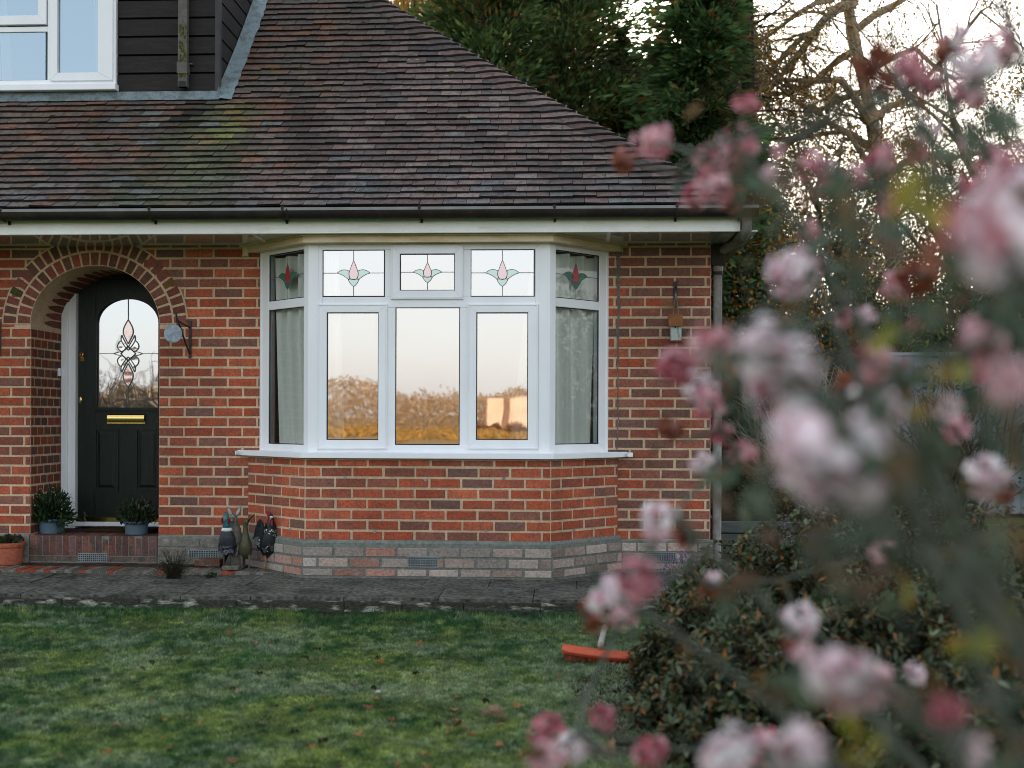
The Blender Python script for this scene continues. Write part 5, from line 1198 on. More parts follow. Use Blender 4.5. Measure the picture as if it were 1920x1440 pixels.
def conifer(px, Y, h, R, n, label, cols, dens=70, droop=-.1, lsz=.13, h0=.02, rust=.10, seed=0):
    x = X(px, Y); t = tree_thing('conifer_tree', x, Y, label, 'evergreen trees behind the house'); rnd = random.Random(seed + 100)
    tr = MB(); tr.tube([(x, Y, 0), (x + .05, Y, h * .4), (x, Y, h * .97)], [R * .11, R * .075, .01], 8, (.06, .045, .035))
    br_ = MB(); Cs, Ds, Ks = [], [], []
    for k in range(n):
        tt = h0 + (1 - h0) * ((k + rnd.random()) / n); L_ = R * max(.06, (1 - tt ** 2.6)) * rnd.uniform(.65, 1.12); a = rnd.uniform(0, 2 * PI)
        o = Vector((x, Y, h * tt)); dr = Vector((math.cos(a), math.sin(a), rnd.uniform(.0, .5))).normalized()
        e = o + dr * L_ + Vector((0, 0, droop * L_)); br_.tube([o, o + dr * L_ * .55 + Vector((0, 0, .04)), e], [.022, .014, .005], 3, (.055, .04, .03), False)
        m_ = int(dens * 2.4 * (.5 + L_ / R)); s_ = RNG.random(m_) ** .65; P = np.array(o) + (np.array(e - o))[None] * s_[:, None]
        wd = L_ * .30 * (1.15 - s_ * .7); off = RNG.normal(0, 1, (m_, 3)) * wd[:, None] * np.array([1, 1, .55]); P = P + off
        Cs.append(P); dv = np.array(dr)[None] * .8 + off / (wd[:, None] + 1e-6) * .45 + np.array([0, 0, .35 + droop * 2.5]); Ds.append(dv); Ks.append(np.clip(s_ * .75 + .3 * np.linalg.norm(off, axis=1) / (L_ + 1e-6) + .1 * RNG.normal(size=m_) + (tt - .4) * .1, 0, 1))
    C = np.concatenate(Cs); D = np.concatenate(Ds); K = np.concatenate(Ks); N_ = len(C)
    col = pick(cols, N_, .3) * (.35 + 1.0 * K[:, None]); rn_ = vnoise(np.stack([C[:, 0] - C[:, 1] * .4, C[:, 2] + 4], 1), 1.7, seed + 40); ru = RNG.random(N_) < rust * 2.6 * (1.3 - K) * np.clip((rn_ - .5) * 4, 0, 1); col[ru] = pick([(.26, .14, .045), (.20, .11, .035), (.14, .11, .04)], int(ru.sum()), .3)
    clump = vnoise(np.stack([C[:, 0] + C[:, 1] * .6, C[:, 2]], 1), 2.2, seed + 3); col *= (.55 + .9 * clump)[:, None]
    tr.build('trunk', 'bark', t, smooth=True); br_.build('branch', 'bark', t, fix=False)
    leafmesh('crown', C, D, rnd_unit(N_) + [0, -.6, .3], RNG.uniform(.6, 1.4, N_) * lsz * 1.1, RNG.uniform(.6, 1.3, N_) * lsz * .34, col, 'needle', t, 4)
    return t
CG = [(.080, .135, .045), (.105, .165, .052), (.062, .112, .042), (.15, .185, .05)]
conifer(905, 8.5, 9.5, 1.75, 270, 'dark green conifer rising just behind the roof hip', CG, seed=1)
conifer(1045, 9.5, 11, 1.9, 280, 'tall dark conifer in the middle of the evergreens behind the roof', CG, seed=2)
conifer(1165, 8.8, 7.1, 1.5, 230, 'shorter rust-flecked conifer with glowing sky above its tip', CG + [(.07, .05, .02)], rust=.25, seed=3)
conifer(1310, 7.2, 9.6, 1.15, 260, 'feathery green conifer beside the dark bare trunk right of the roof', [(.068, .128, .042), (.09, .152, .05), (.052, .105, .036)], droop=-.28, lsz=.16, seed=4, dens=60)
conifer(1240, 9.8, 7.35, 2.1, 260, 'conifer furthest back with sky showing through its crown', CG, dens=55, seed=5, rust=.4)  # larger rust share puts the orange of backlit needles into the colour
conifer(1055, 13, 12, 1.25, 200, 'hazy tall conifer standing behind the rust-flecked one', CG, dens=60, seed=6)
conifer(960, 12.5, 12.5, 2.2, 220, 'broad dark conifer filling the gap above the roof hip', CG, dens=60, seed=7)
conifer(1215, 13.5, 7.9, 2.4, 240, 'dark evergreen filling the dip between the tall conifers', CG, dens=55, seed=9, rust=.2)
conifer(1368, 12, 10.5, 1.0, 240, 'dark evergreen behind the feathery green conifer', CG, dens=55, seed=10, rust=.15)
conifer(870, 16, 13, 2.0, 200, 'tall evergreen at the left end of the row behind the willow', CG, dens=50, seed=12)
# golden weeping willow behind the roof
Y = 13.0; x = X(770, Y); t = tree_thing('weeping_willow', x, Y, 'weeping willow with golden hanging twigs behind the roof ridge'); tr = MB(); rnd = random.Random(5); tips = []
tr.tube([(x, Y, 0), (x + .1, Y, 4.0), (x, Y, 8.2)], [.34, .26, .16], 8, (.07, .055, .04)); 
for k in range(9): limb(tr, (x, Y, 7.4), (math.cos(k * .7) * .7, math.sin(k * .7) * .7, .8), 2.2, .11, 2, rnd, (.12, .08, .035), .5, .2, (3, 4), .1, tips)
tr.build('trunk', 'bark', t, fix=False)
st_ = MB()
for p, d in tips * 3:
    p = p + Vector((rnd.gauss(0, .25), rnd.gauss(0, .25), rnd.gauss(0, .2))); L_ = rnd.uniform(1.2, 3.2); o = Vector((rnd.gauss(0, .28), rnd.gauss(0, .28), 0)); c = rnd.choice([(.46, .24, .03), (.38, .18, .025), (.52, .30, .06), (.26, .16, .03)])
    pts_ = [p + o * (1 - (1 - s_) ** 2) * 1.4 + Vector((.03 * math.sin(6 * s_ + k), .02 * math.cos(5 * s_), .25 * s_ * (1 - s_) - L_ * s_ * s_ * .9 - .1 * L_ * s_)) for s_ in [i / 6 for i in range(7)]]; st_.tube(pts_, [.009, .008, .008, .007, .006, .005, .004], 3, c, False)
st_.build('hanging_twigs', 'vcol', t, fix=False)
# dark straight trunk and sparse cedar with heavy limbs
Y = 8.2; x = X(1402, Y); t = tree_thing('bare_pine', x, Y, 'tall dark straight pine trunk with thin bare side twigs'); tr = MB(); rnd = random.Random(8)
tr.tube([(x, Y, 0), (x + .03, Y, 3), (x - .04, Y, 8.5)], [.13, .11, .08], 8, (.03, .026, .022)); 
for k in range(34):
    z = rnd.uniform(2.2, 8.2); a = rnd.uniform(0, 6.28); limb(tr, (x, Y, z), (math.cos(a), math.sin(a), rnd.uniform(-.3, .3)), rnd.uniform(.6, 1.5), .02, 2, rnd, (.05, .042, .034), .6, .3, (2, 4), 0, None, 4, .004)
tr.build('trunk', 'bark', t, fix=False)
def needle_tufts(t, tips, n, cols, sz, name='crown', spread=.09, lw=.18, m='needle'):
    T = np.array([tuple(p) for p, d in tips]); Dd = np.array([tuple(d) for p, d in tips]); i = RNG.integers(0, len(T), n); C = T[i] + RNG.normal(0, spread, (n, 3)); col = pick(cols, n, .35)
    return leafmesh(name, C, Dd[i] * .6 + rnd_unit(n) + [0, 0, .2], rnd_unit(n), RNG.uniform(.6, 1.4, n) * sz, RNG.uniform(.7, 1.3, n) * sz * lw, col, m, t, 4)
Y = 9.5; t = tree_thing('cedar_tree', X(1655, Y), Y, 'old cedar with heavy slanting limbs, twiggy and lit golden at the edges'); tr = MB(); rnd = random.Random(21); tips = []
P = lambda px, py: at(px, py, Y)
bc = (.34, .25, .17)
tr.tube([P(1700, 790), P(1690, 560), P(1660, 380), P(1630, 200), P(1595, 40), P(1575, -120)], [.20, .16, .13, .10, .085, .06], 8, bc)
for (a, b, c, r) in (((1600, 5), (1530, 60), (1455, 150), .10), ((1560, 0), (1480, 55), (1400, 75), .05), ((1530, 60), (1475, 100), (1415, 150), .06), ((1610, 90), (1540, 130), (1430, 165), .07), ((1625, 170), (1540, 200), (1420, 190), .06), ((1650, 260), (1560, 170), (1440, 160), .08), ((1660, 300), (1560, 215), (1425, 280), .07), ((1670, 380), (1580, 250), (1450, 240), .06), ((1665, 330), (1740, 280), (1840, 300), .07), ((1640, 220), (1720, 170), (1800, 60), .07), ((1600, 60), (1680, 10), (1760, -60), .07), ((1620, 140), (1690, 120), (1790, 150), .06)):
    p0, p1, p2 = P(*a), P(*b), P(*c); p1.y += rnd.uniform(-.8, .8); p2.y += rnd.uniform(-1.5, 1.2)
    tr.tube([p0, (p0 + p1) / 2 + Vector((0, 0, .05)), p1, (p1 + p2) / 2 + Vector((0, 0, -.04)), p2], [r, r * .85, r * .7, r * .55, r * .35], 6, bc, False)
    for q0, q1, m_ in ((p0, p1, 5), (p1, p2, 11)):
        for k in range(m_):
            s_ = rnd.random(); q = q0 + (q1 - q0) * s_; d = (q1 - q0).normalized() * .6 + Vector((rnd.gauss(0, .6), rnd.gauss(0, .6), rnd.gauss(.0, .45))); limb(tr, q, d, rnd.uniform(.5, 1.05), r * .28, 2, rnd, rnd.choice([bc, (.38, .22, .08), (.18, .14, .10)]), .6, .3, (3, 4), .0, tips, 4, .0035)
tr.build('trunk', 'bark', t, fix=False)
n_ = len(tips); low = [tt for tt in tips if tt[0].x < X(1600, Y)]
needle_tufts(t, low, 15000, [(.07, .12, .09), (.055, .095, .07), (.46, .26, .04), (.36, .22, .05)], .085, spread=.07)
# bare ivy-clad trees on the right
def bare(px, Y, label, seed, lean=0, h=3.0, r=.16, depth=5, ivy=2600, col=(.20, .17, .12), kids=(3, 4), z0=0, ivyh=4.5):
    x = X(px, Y); t = tree_thing('bare_tree', x, Y, label, 'bare trees at the back of the garden'); tr = MB(); rnd = random.Random(seed); tips = []
    top = Vector((x + lean, Y, h)); tr.tube([(x, Y, 0), (x + lean * .4, Y, h * .5), top], [r * 1.25, r, r * .85], 8, col)
    for k in range(4): a = k * 1.6 + rnd.random(); limb(tr, top - Vector((0, 0, rnd.uniform(0, h * .35))), (math.cos(a) * .7, math.sin(a) * .7, .8), rnd.uniform(1.7, 2.5), r * .6, depth - 1, rnd, col, .5, .28, kids, .12, tips, 5, .0042)
    tr.build('trunk', 'bark', t, fix=False)
    if ivy:
        s_ = RNG.random(ivy) ** .8; C = np.stack([x + lean * s_ * ivyh / h + RNG.normal(0, .13, ivy) * (1.4 - .6 * s_), Y + RNG.normal(0, .13, ivy), s_ * ivyh], 1)
        leafmesh('ivy', C, rnd_unit(ivy), rnd_unit(ivy) + [0, -1, .4], RNG.uniform(.05, .10, ivy), RNG.uniform(.04, .08, ivy), pick([(.03, .065, .02), (.05, .09, .025), (.10, .10, .02), (.02, .045, .015)], ivy, .3), 'leaf_waxy', t, 6, .1)
    if 1:
        n2 = 2600; needle_tufts(t, tips, n2, [(.42, .24, .05), (.30, .19, .07), (.22, .22, .07)], .05, 'last_leaves', .05, .7, 'leaf')
    return t
bare(1835, 7.5, 'bare ivy-clad tree near the right edge of the garden', 31, .1, 3.2)
bare(1715, 11, 'bare tree with twisting pale branches against the bright sky', 32, .2, 3.0, .13, ivy=600)
bare(1930, 6.5, 'ivy-covered bare trunk at the far right of the garden', 33, -.1, 3.0, .15, ivy=3600)
bare(1590, 13.5, 'ivy-wrapped bare tree with golden leaves behind the cedar', 34, -.15, 4.5, .14, ivy=3600, ivyh=6)
bare(1500, 16, 'distant fine-twigged bare tree between the pine and the cedar', 35, .1, 4.0, .14, ivy=0)
# mixed hedge trees: orange-brown leaves and blue-green leaves behind the drainpipe
def bush(px, Y, w, h, n, cols, label, sz, seed, name='hedge_shrub', group=None, z0=0.0, lw=.5, twig=120, m='leaf', gap=.45, cat='shrub', tcol=(.10, .085, .065)):
    x = X(px, Y); t = tree_thing(name, x, Y, label, group, cat); rnd = random.Random(seed); d = rnd_unit(n); r = RNG.random(n) ** .4; C = d * r[:, None] * np.array([w, w * .7, h / 2]) + np.array([x, Y, z0 + h / 2])
    cl = vnoise(np.stack([C[:, 0] * 1.0 + C[:, 1] * .7, C[:, 2]], 1), 2.6, seed) * .6 + vnoise(np.stack([C[:, 0] - C[:, 1], C[:, 2] + 9], 1), 6, seed + 1) * .4; keep_ = cl > gap * RNG.uniform(.75, 1.1, n); C = C[keep_]; r = r[keep_]; cl = cl[keep_]; n = len(C)
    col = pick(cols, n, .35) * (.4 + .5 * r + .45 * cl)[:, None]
    leafmesh('foliage', C, rnd_unit(n) + [0, 0, -.3], rnd_unit(n) + [0, -.4, .5], RNG.uniform(.6, 1.4, n) * sz, RNG.uniform(.7, 1.3, n) * sz * lw, col, m, t, 6 if sz > .05 else 4, .08)
    mb = MB()
    for k in range(twig):
        a = rnd.uniform(0, 6.28); u = rnd.uniform(.15, 1); e = Vector((x + math.cos(a) * w * u, Y + math.sin(a) * w * .7 * u, z0 + h * rnd.uniform(.35, 1.02) * (1.05 - .25 * u))); b_ = Vector((x + rnd.gauss(0, .12), Y + rnd.gauss(0, .12), 0)); mid = b_ + (e - b_) * .5 + Vector((rnd.gauss(0, .12), rnd.gauss(0, .1), h * .12)); mb.tube([b_, (b_ + mid) / 2, mid, (mid + e) / 2 + Vector((rnd.gauss(0, .06), 0, .04)), e], [.018, .014, .010, .006, .003], 4, (lambda kq: tuple(c * kq for c in tcol))(rnd.uniform(.6, 1.5)), False)
    mb.build('stem', 'bark', t, fix=False); return t
OR = [(.42, .20, .03), (.30, .15, .03), (.08, .13, .10), (.09, .15, .105), (.05, .10, .08), (.05, .095, .075), (.34, .22, .035)]
bush(1415, 7.0, 1.05, 4.3, 12000, OR + OR[:2] + OR[:1], 'tall shrub of orange-brown and blue-green leaves behind the drainpipe', .065, 41, gap=.46)
bush(1540, 8.5, 1.3, 4.6, 8000, OR, 'loose autumn-leaved shrub right of the tall orange one', .075, 42, gap=.46)
bush(1690, 8.0, 1.2, 3.9, 7000, [(.055, .11, .06), (.09, .14, .07), (.22, .18, .04)], 'dark evergreen shrub below the cedar limbs', .09, 43, gap=.47, lw=.35)
bush(1860, 6.5, 1.2, 3.6, 8000, [(.045, .10, .06), (.08, .14, .08), (.22, .21, .05)], 'dark narrow-leaved shrub under the ivy-clad trees', .10, 44, gap=.44, lw=.28)
bush(1500, 5.6, .95, 2.1, 900, [(.12, .09, .05), (.08, .08, .05)], 'bare pale-twigged shrub beyond the house corner', .045, 45, twig=420, tcol=(.34, .30, .23))
bush(1620, 5.0, 1.0, 1.9, 900, [(.12, .09, .05), (.08, .08, .05)], 'bare tangled shrub in front of the pale fence', .045, 46, twig=420, tcol=(.34, .30, .23))
bush(1780, 4.4, .9, 1.7, 800, [(.10, .10, .05)], 'thorny bare shrub standing before the pale fence panel', .045, 47, twig=330, tcol=(.10, .085, .06))
bush(1420, 12.5, 2.0, 3.2, 11000, OR, 'far hedge of mixed leaves filling the back behind the house corner', .10, 48, gap=.42)
bush(1660, 13.5, 3.0, 3.4, 14000, [(.07, .11, .06), (.18, .13, .05), (.06, .09, .05)], 'far dark hedge behind the pale fence', .10, 49, gap=.28)
bush(1960, 11.5, 2.6, 4.2, 12000, [(.07, .11, .055), (.22, .19, .05), (.06, .09, .055)], 'far leafy hedge at the right end of the garden', .10, 50, gap=.3)
bush(1480, 2.8, .55, .85, 2600, [(.03, .05, .03), (.05, .06, .03), (.10, .06, .02)], 'low dark shrub at the corner of the house', .04, 51, twig=40, gap=.3)
bush(1640, 2.6, .8, .75, 3200, [(.03, .05, .028), (.06, .065, .025), (.10, .06, .02)], 'low mounded shrub on the bed beyond the house', .04, 52, twig=40, gap=.3)
GL = [(.40, .24, .05), (.30, .19, .06), (.10, .13, .06), (.07, .10, .05), (.46, .28, .05)]
bush(1470, 14.5, 1.9, 8.6, 15000, GL, 'tall loose tree with golden leaves showing the sky between them', .09, 54, name='golden_leaf_tree', cat='tree', gap=.44, tcol=(.26, .19, .12))
bush(1610, 15.5, 2.2, 8.2, 16000, GL, 'golden-leaved tree behind the heavy cedar limbs', .09, 55, name='golden_leaf_tree', cat='tree', gap=.46, tcol=(.26, .19, .12))
bush(1790, 14.5, 2.2, 7.6, 15000, [(.10, .14, .06), (.30, .24, .06), (.07, .10, .05), (.22, .2, .05)], 'thin-leaved tree between the ivy-clad trunks', .09, 56, name='golden_leaf_tree', cat='tree', gap=.47, tcol=(.26, .20, .14))
# garden fence
Yf_ = 6.2; x0, x1 = X(1640, Yf_), X(1990, Yf_); zt_ = Z(664, Yf_, 1760); fe = thing('garden_fence', ((x0 + x1) / 2, Yf_, 0), 'pale grey-blue board fence behind the bare shrubs', 'fence'); m = MB(); x = x0
while x < x1: m.box(x, x + .118, Yf_, Yf_ + .02, .05, zt_ - .02); x += .122
m.build('board_panel', 'pale_fence', fe, bevel=.004); m = MB(); m.box(x0 - .01, x1 + .01, Yf_ - .02, Yf_ + .04, zt_ - .02, zt_ + .02); m.build('top_rail', 'pale_fence', fe)
for px in (1640, 1815, 1990): m = MB(); xx = X(px, Yf_); m.box(xx - .04, xx + .04, Yf_ - .03, Yf_ - .001, 0, zt_ - .021); m.build('post', 'pale_fence', fe)
# timber steps behind the corner
xa = x_corner + .12; pt = thing('timber_planter', (xa + .4, .9, 0), 'low greenish timber planter of horizontal boards behind the drainpipe', 'planter')
for k in range(4): m = MB(); m.box(xa, xa + .8, .6, 1.25, .03 + k * .10, .03 + k * .10 + .092, None); m.build('board', 'deck_wood', pt, bevel=.006)
m = MB(); m.box(xa + .03, xa + .77, .63, 1.22, .40, .425); m.build('earth', 'soil', pt)
# heather clumps
def heather(px, py, D_, rad, label, seed):
    Y = CP.y + D_; q = at(px, py, Y); t = thing('heather', (q.x, Y, 0), label, 'heather'); c = (q.x, Y, max(0, q.z - rad * .9)); leaves_on(t, 'foliage', c, 900, rad, rad * 1.1, [(.03, .05, .025), (.05, .06, .03)], .022, .005, shape=4)
    n = 520; d = rnd_unit(n); d[:, 2] = np.abs(d[:, 2]); C = np.array(c) + d * rad * np.array([1.02, 1.02, 1.12]) * RNG.uniform(.8, 1.1, (n, 1)); leafmesh('flowers', C, rnd_unit(n), rnd_unit(n), np.full(n, .013), np.full(n, .011), pick([(.30, .17, .32), (.22, .11, .24), (.40, .28, .40)], n, .3), 'petal', t, 6, .1)['kind'] = 'stuff'
    stems_to(t, (q.x, Y, 0), [(c[0] + random.uniform(-.7, .7) * rad, Y + random.uniform(-.5, .5) * rad, c[2] + random.uniform(.2, .8) * rad) for _ in range(14)])
heather(1475, 985, 8.0, .26, 'tall purple-flowered heather clump left of the low shrubs', 1)
heather(1290, 1050, 7.2, .20, 'purple heather clump at the right end of the path by the house wall', 2)
heather(1560, 1020, 7.4, .18, 'small purple heather clump behind the evergreen shrub', 3)
heather(1400, 1050, 6.9, .17, 'faded purple heather clump half hidden by the evergreen shrub', 4)
# ------------------------------------------------------------------ evergreen shrubs in the bed at lower right
EV = [(.054, .074, .032), (.076, .094, .042), (.032, .044, .020), (.13, .145, .085), (.22, .10, .03), (.085, .082, .028), (.14, .08, .032)]
def mound(px, Dm, w, dep, h, n, label, seed, sz=.037, cols=EV, wts=(6, 5, 5, 2.5, 1.8, 4, 2.5), lw=.42):
    Y = CP.y + Dm; x = X(px, Y); t = thing('evergreen_shrub', (x, Y, 0), label, 'shrub', 'evergreen shrubs in the bed'); d = rnd_unit(n); d[:, 2] = np.abs(d[:, 2]); r = 1 - RNG.random(n) ** 1.6 * .5
    bumps = .78 + .42 * vnoise(np.stack([d[:, 0] * 2 + seed, d[:, 1] * 2 + d[:, 2] * 1.5], 1), 2.2, seed)
    C = d * (r * bumps)[:, None] * np.array([w, dep, h]) + np.array([x, Y, .01]); k = ((r * bumps - .5) / .6).clip(0, 1)
    # leaves in rosettes at shoot tips
    n = int(n * 2.0); ns = n // 9; tip = C[:ns]; dt = d[:ns]; i = np.repeat(np.arange(ns), 9); n2 = len(i); dirs = dt[i] * .35 + rnd_unit(n2) + [0, 0, .15]; dirs /= np.linalg.norm(dirs, axis=1, keepdims=True)
    L_ = RNG.uniform(.7, 1.35, n2) * sz; CC = tip[i] + dirs * (L_ * .55)[:, None]; CC[:, 2] = np.maximum(CC[:, 2], .01)
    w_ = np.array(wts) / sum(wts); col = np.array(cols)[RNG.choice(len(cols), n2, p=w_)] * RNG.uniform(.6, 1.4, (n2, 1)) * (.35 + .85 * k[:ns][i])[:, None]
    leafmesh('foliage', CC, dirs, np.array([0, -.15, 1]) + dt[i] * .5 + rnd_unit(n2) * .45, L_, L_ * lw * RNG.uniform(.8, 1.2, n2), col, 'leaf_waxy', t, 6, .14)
    stems_to(t, (x, Y, 0), [tuple(tip[j] * .92 + np.array([x, Y, 0]) * .08) for j in RNG.integers(0, ns, 110)], .006, col=(.07, .05, .035))
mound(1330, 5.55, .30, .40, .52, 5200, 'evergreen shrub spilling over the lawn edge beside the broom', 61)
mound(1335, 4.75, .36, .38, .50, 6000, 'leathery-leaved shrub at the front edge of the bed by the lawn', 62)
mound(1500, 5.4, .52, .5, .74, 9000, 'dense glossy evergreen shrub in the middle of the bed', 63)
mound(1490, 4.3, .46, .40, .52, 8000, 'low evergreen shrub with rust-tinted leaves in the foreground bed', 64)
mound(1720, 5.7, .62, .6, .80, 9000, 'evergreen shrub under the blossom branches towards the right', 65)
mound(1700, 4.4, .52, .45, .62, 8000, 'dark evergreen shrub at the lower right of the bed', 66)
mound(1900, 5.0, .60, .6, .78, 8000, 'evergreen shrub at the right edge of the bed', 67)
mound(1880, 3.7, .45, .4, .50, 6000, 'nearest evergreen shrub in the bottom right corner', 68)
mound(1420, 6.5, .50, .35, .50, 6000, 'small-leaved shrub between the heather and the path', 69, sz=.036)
sb_ = MB(); k = 48; cx_, cy_ = X(1640, CP.y + 5), CP.y + 5.1; sb_.face([(cx_ + 1.25 * math.cos(2 * PI * j / k) * (1 + .05 * math.sin(5 * j)), cy_ + 1.7 * math.sin(2 * PI * j / k) * (1 + .05 * math.cos(3 * j)), .006) for j in range(k)]); struct(sb_.build('flower_bed', 'soil', fix=False))
# ------------------------------------------------------------------ flowering shrub close to the camera
vb = Vector((.80, -7.35, 0)); vt = thing('flowering_shrub', tuple(vb), 'pink winter-blossoming shrub with bare stems close to the camera', 'shrub')
W_, PK, RD, RU = 'w', 'p', 'r', 'u'
CL = [(1222, 262, 62, PK), (1170, 300, 44, RU), (1380, 280, 72, PK), (1322, 296, 46, PK), (1345, 350, 66, PK), (1372, 372, 50, RU), (1303, 370, 46, RD), (1397, 196, 42, RD), (1640, 118, 74, RU), (1655, 160, 46, RU), (1700, 130, 60, PK), (1790, 75, 54, W_), (1770, 100, 40, RU), (1830, 128, 84, W_), (1880, 90, 66, PK), (1812, 185, 56, PK), (1740, 160, 48, PK), (1522, 312, 52, PK), (1550, 350, 44, RD), (1600, 335, 48, PK), (1650, 300, 56, PK), (1716, 285, 40, PK), (1668, 385, 44, PK), (1862, 305, 54, PK), (1820, 350, 42, RD), (1488, 512, 82, W_), (1515, 432, 38, PK), (1525, 500, 40, RD), (1712, 520, 72, RU), (1680, 540, 52, PK), (1582, 600, 36, PK), (1628, 590, 30, W_), (1710, 610, 32, RD), (1850, 415, 96, W_), (1910, 380, 120, W_), (1915, 490, 100, W_), (1838, 640, 96, PK), (1860, 690, 70, RD), (1268, 690, 72, RD), (1330, 655, 76, PK), (1300, 720, 60, W_), (1350, 640, 66, RU), (1430, 660, 104, W_), (1365, 705, 56, RU), (1470, 725, 108, W_), (1510, 800, 100, RD), (1590, 735, 60, RU), (1650, 690, 84, PK), (1640, 770, 96, W_), (1560, 880, 130, W_), (1490, 850, 100, W_), (1640, 830, 110, W_), (1330, 755, 60, PK), (1352, 812, 42, RD), (1392, 848, 46, PK), (1255, 805, 46, RU), (1320, 872, 44, W_), (1340, 880, 38, RU), (1795, 805, 44, PK), (1235, 975, 66, W_), (1285, 1003, 44, RU), (1145, 1120, 72, W_), (1195, 1090, 74, PK), (1115, 1150, 58, RU), (1170, 1150, 50, PK), (1332, 1100, 42, RU), (1335, 1085, 30, W_), (1655, 1035, 44, PK), (1500, 1170, 64, W_), (1495, 1205, 50, RU), (1575, 1255, 110, W_), (1640, 1290, 90, PK), (1720, 1265, 38, W_), (1030, 1375, 62, RD), (1075, 1400, 60, W_), (1025, 1425, 66, PK), (1130, 1345, 50, RD), (1222, 1412, 58, RD), (1370, 1420, 96, W_), (1500, 1415, 110, W_), (1430, 1400, 60, PK), (1850, 890, 70, W_), (1880, 920, 50, RU), (1885, 450, 150, W_), (1530, 835, 135, W_), (1610, 880, 135, W_), (1900, 340, 110, PK), (1480, 690, 110, W_), (1600, 1285, 110, PK)]
WC = {W_: [(.97, .86, .88), (.95, .78, .82), (.97, .92, .92)], PK: [(.80, .46, .50), (.86, .60, .62), (.66, .28, .32)], RD: [(.64, .22, .27), (.76, .42, .45), (.54, .15, .18)], RU: [(.32, .10, .04), (.24, .08, .04), (.50, .22, .19)]}
main_pts = []; stm = MB(); rnd = random.Random(77); scol = (.075, .08, .06)
for (px, py, dd) in ((1880, -40, 1.35), (1640, 80, 1.75), (1370, 260, 1.6), (1880, 380, .75), (1500, 500, 1.4), (1420, 660, .85), (1640, 780, .75), (1840, 640, 1.0), (1560, 870, .62), (1260, 960, 1.5), (1170, 1120, 1.35), (1600, 1260, .75), (1060, 1380, 1.35), (1420, 1410, .8), (1720, 300, 1.7)):
    e = far(px, py, dd); b_ = vb + Vector((rnd.gauss(0, .06), rnd.gauss(0, .06), 0)); mid = b_ + (e - b_) * .5 + Vector((rnd.uniform(.05, .16), rnd.uniform(-.05, .1), .10 + .12 * (e.z > 1))); pts_ = []
    for i in range(15):
        s_ = i / 14; p = b_ * (1 - s_) ** 2 + mid * 2 * s_ * (1 - s_) + e * s_ * s_; p = p + Vector((.012 * math.sin(9 * s_ + px), .012 * math.cos(7 * s_), 0)); pts_.append(p)
    stm.tube(pts_, [.012 - .0075 * i / 14 for i in range(15)], 6, scol, False); main_pts += pts_[4:]
CLo = []
for (px, py, s_, k) in CL:
    dd = max(.52, min(2.1, F * .058 / s_ * rnd.uniform(.9, 1.1))); c = far(px, py, dd); CLo.append((c, s_ * dd / F, k))
    near = min(main_pts, key=lambda q: (q - c).length + max(0, q.z - c.z) * .6); mid = (near + c) / 2 + Vector((rnd.gauss(0, .015), rnd.gauss(0, .015), -.02)); stm.tube([near, mid, c], [.0048, .004, .003], 5, scol, False)
    main_pts += [mid]
stm.build('stem', 'vcol', vt, fix=False)
for (c, sz, k) in CLo:
    sz *= 1.12
    n = 34; R0 = sz * .56; d = rnd_unit(n); ctr = np.array(c) + d * R0 * RNG.uniform(.45, 1.0, (n, 1)); Cs, Ds, Ns, cs = [], [], [], []
    base_ = np.array(WC[k])[RNG.choice(3, n)] * RNG.uniform(.8, 1.1, (n, 1))
    for j in range(n):
        ax = d[j]; a1 = np.cross(ax, [.3, .5, .8]); a1 /= np.linalg.norm(a1); a2 = np.cross(ax, a1); pl_ = sz * .15
        for q in range(5):
            an = 2 * PI * q / 5 + j; v = a1 * math.cos(an) + a2 * math.sin(an); Cs.append(ctr[j] + v * pl_ * .5 + ax * pl_ * .12); Ds.append(v + ax * .25); Ns.append(ax - v * .2); cs.append(base_[j])
        Cs.append(ctr[j] - ax * pl_ * .45); Ds.append(ax); Ns.append(a1); cs.append(base_[j] * np.array([.75, .4, .5]))
    n3 = len(Cs); leafmesh('blossom', np.array(Cs), np.array(Ds), np.array(Ns), np.full(n3, sz * .20), np.full(n3, sz * .17), np.array(cs), 'petal', vt, 6, .06)
Cs, Ds, Ns, cs = [], [], [], []
for _ in range(46):
    q = rnd.choice(main_pts); c = q + Vector((rnd.gauss(0, .05), rnd.gauss(0, .05), rnd.gauss(.02, .05)))
    dc_ = c - CP; px_c = 960 + F * dc_.dot(rt) / dc_.dot(fwd)
    if dc_.length < .75 or px_c < 1310: continue
    bcol = rnd.choice([(.80, .50, .54), (.92, .74, .77), (.60, .20, .24), (.46, .18, .12), (.88, .66, .70)]); R0 = rnd.uniform(.008, .018)
    for j in range(26): d = Vector((rnd.gauss(0, 1), rnd.gauss(0, 1), rnd.gauss(0, 1))).normalized(); Cs.append(tuple(c + d * R0)); Ds.append(tuple(d + Vector((0, 0, .3)))); Ns.append((d.y, -d.x, .3)); cs.append(dim(bcol, .8, 1.1))
n3 = len(Cs); leafmesh('buds', np.array(Cs), np.array(Ds), np.array(Ns), np.full(n3, .012), np.full(n3, .009), np.array(cs), 'petal', vt, 6, .06)['kind'] = 'stuff'
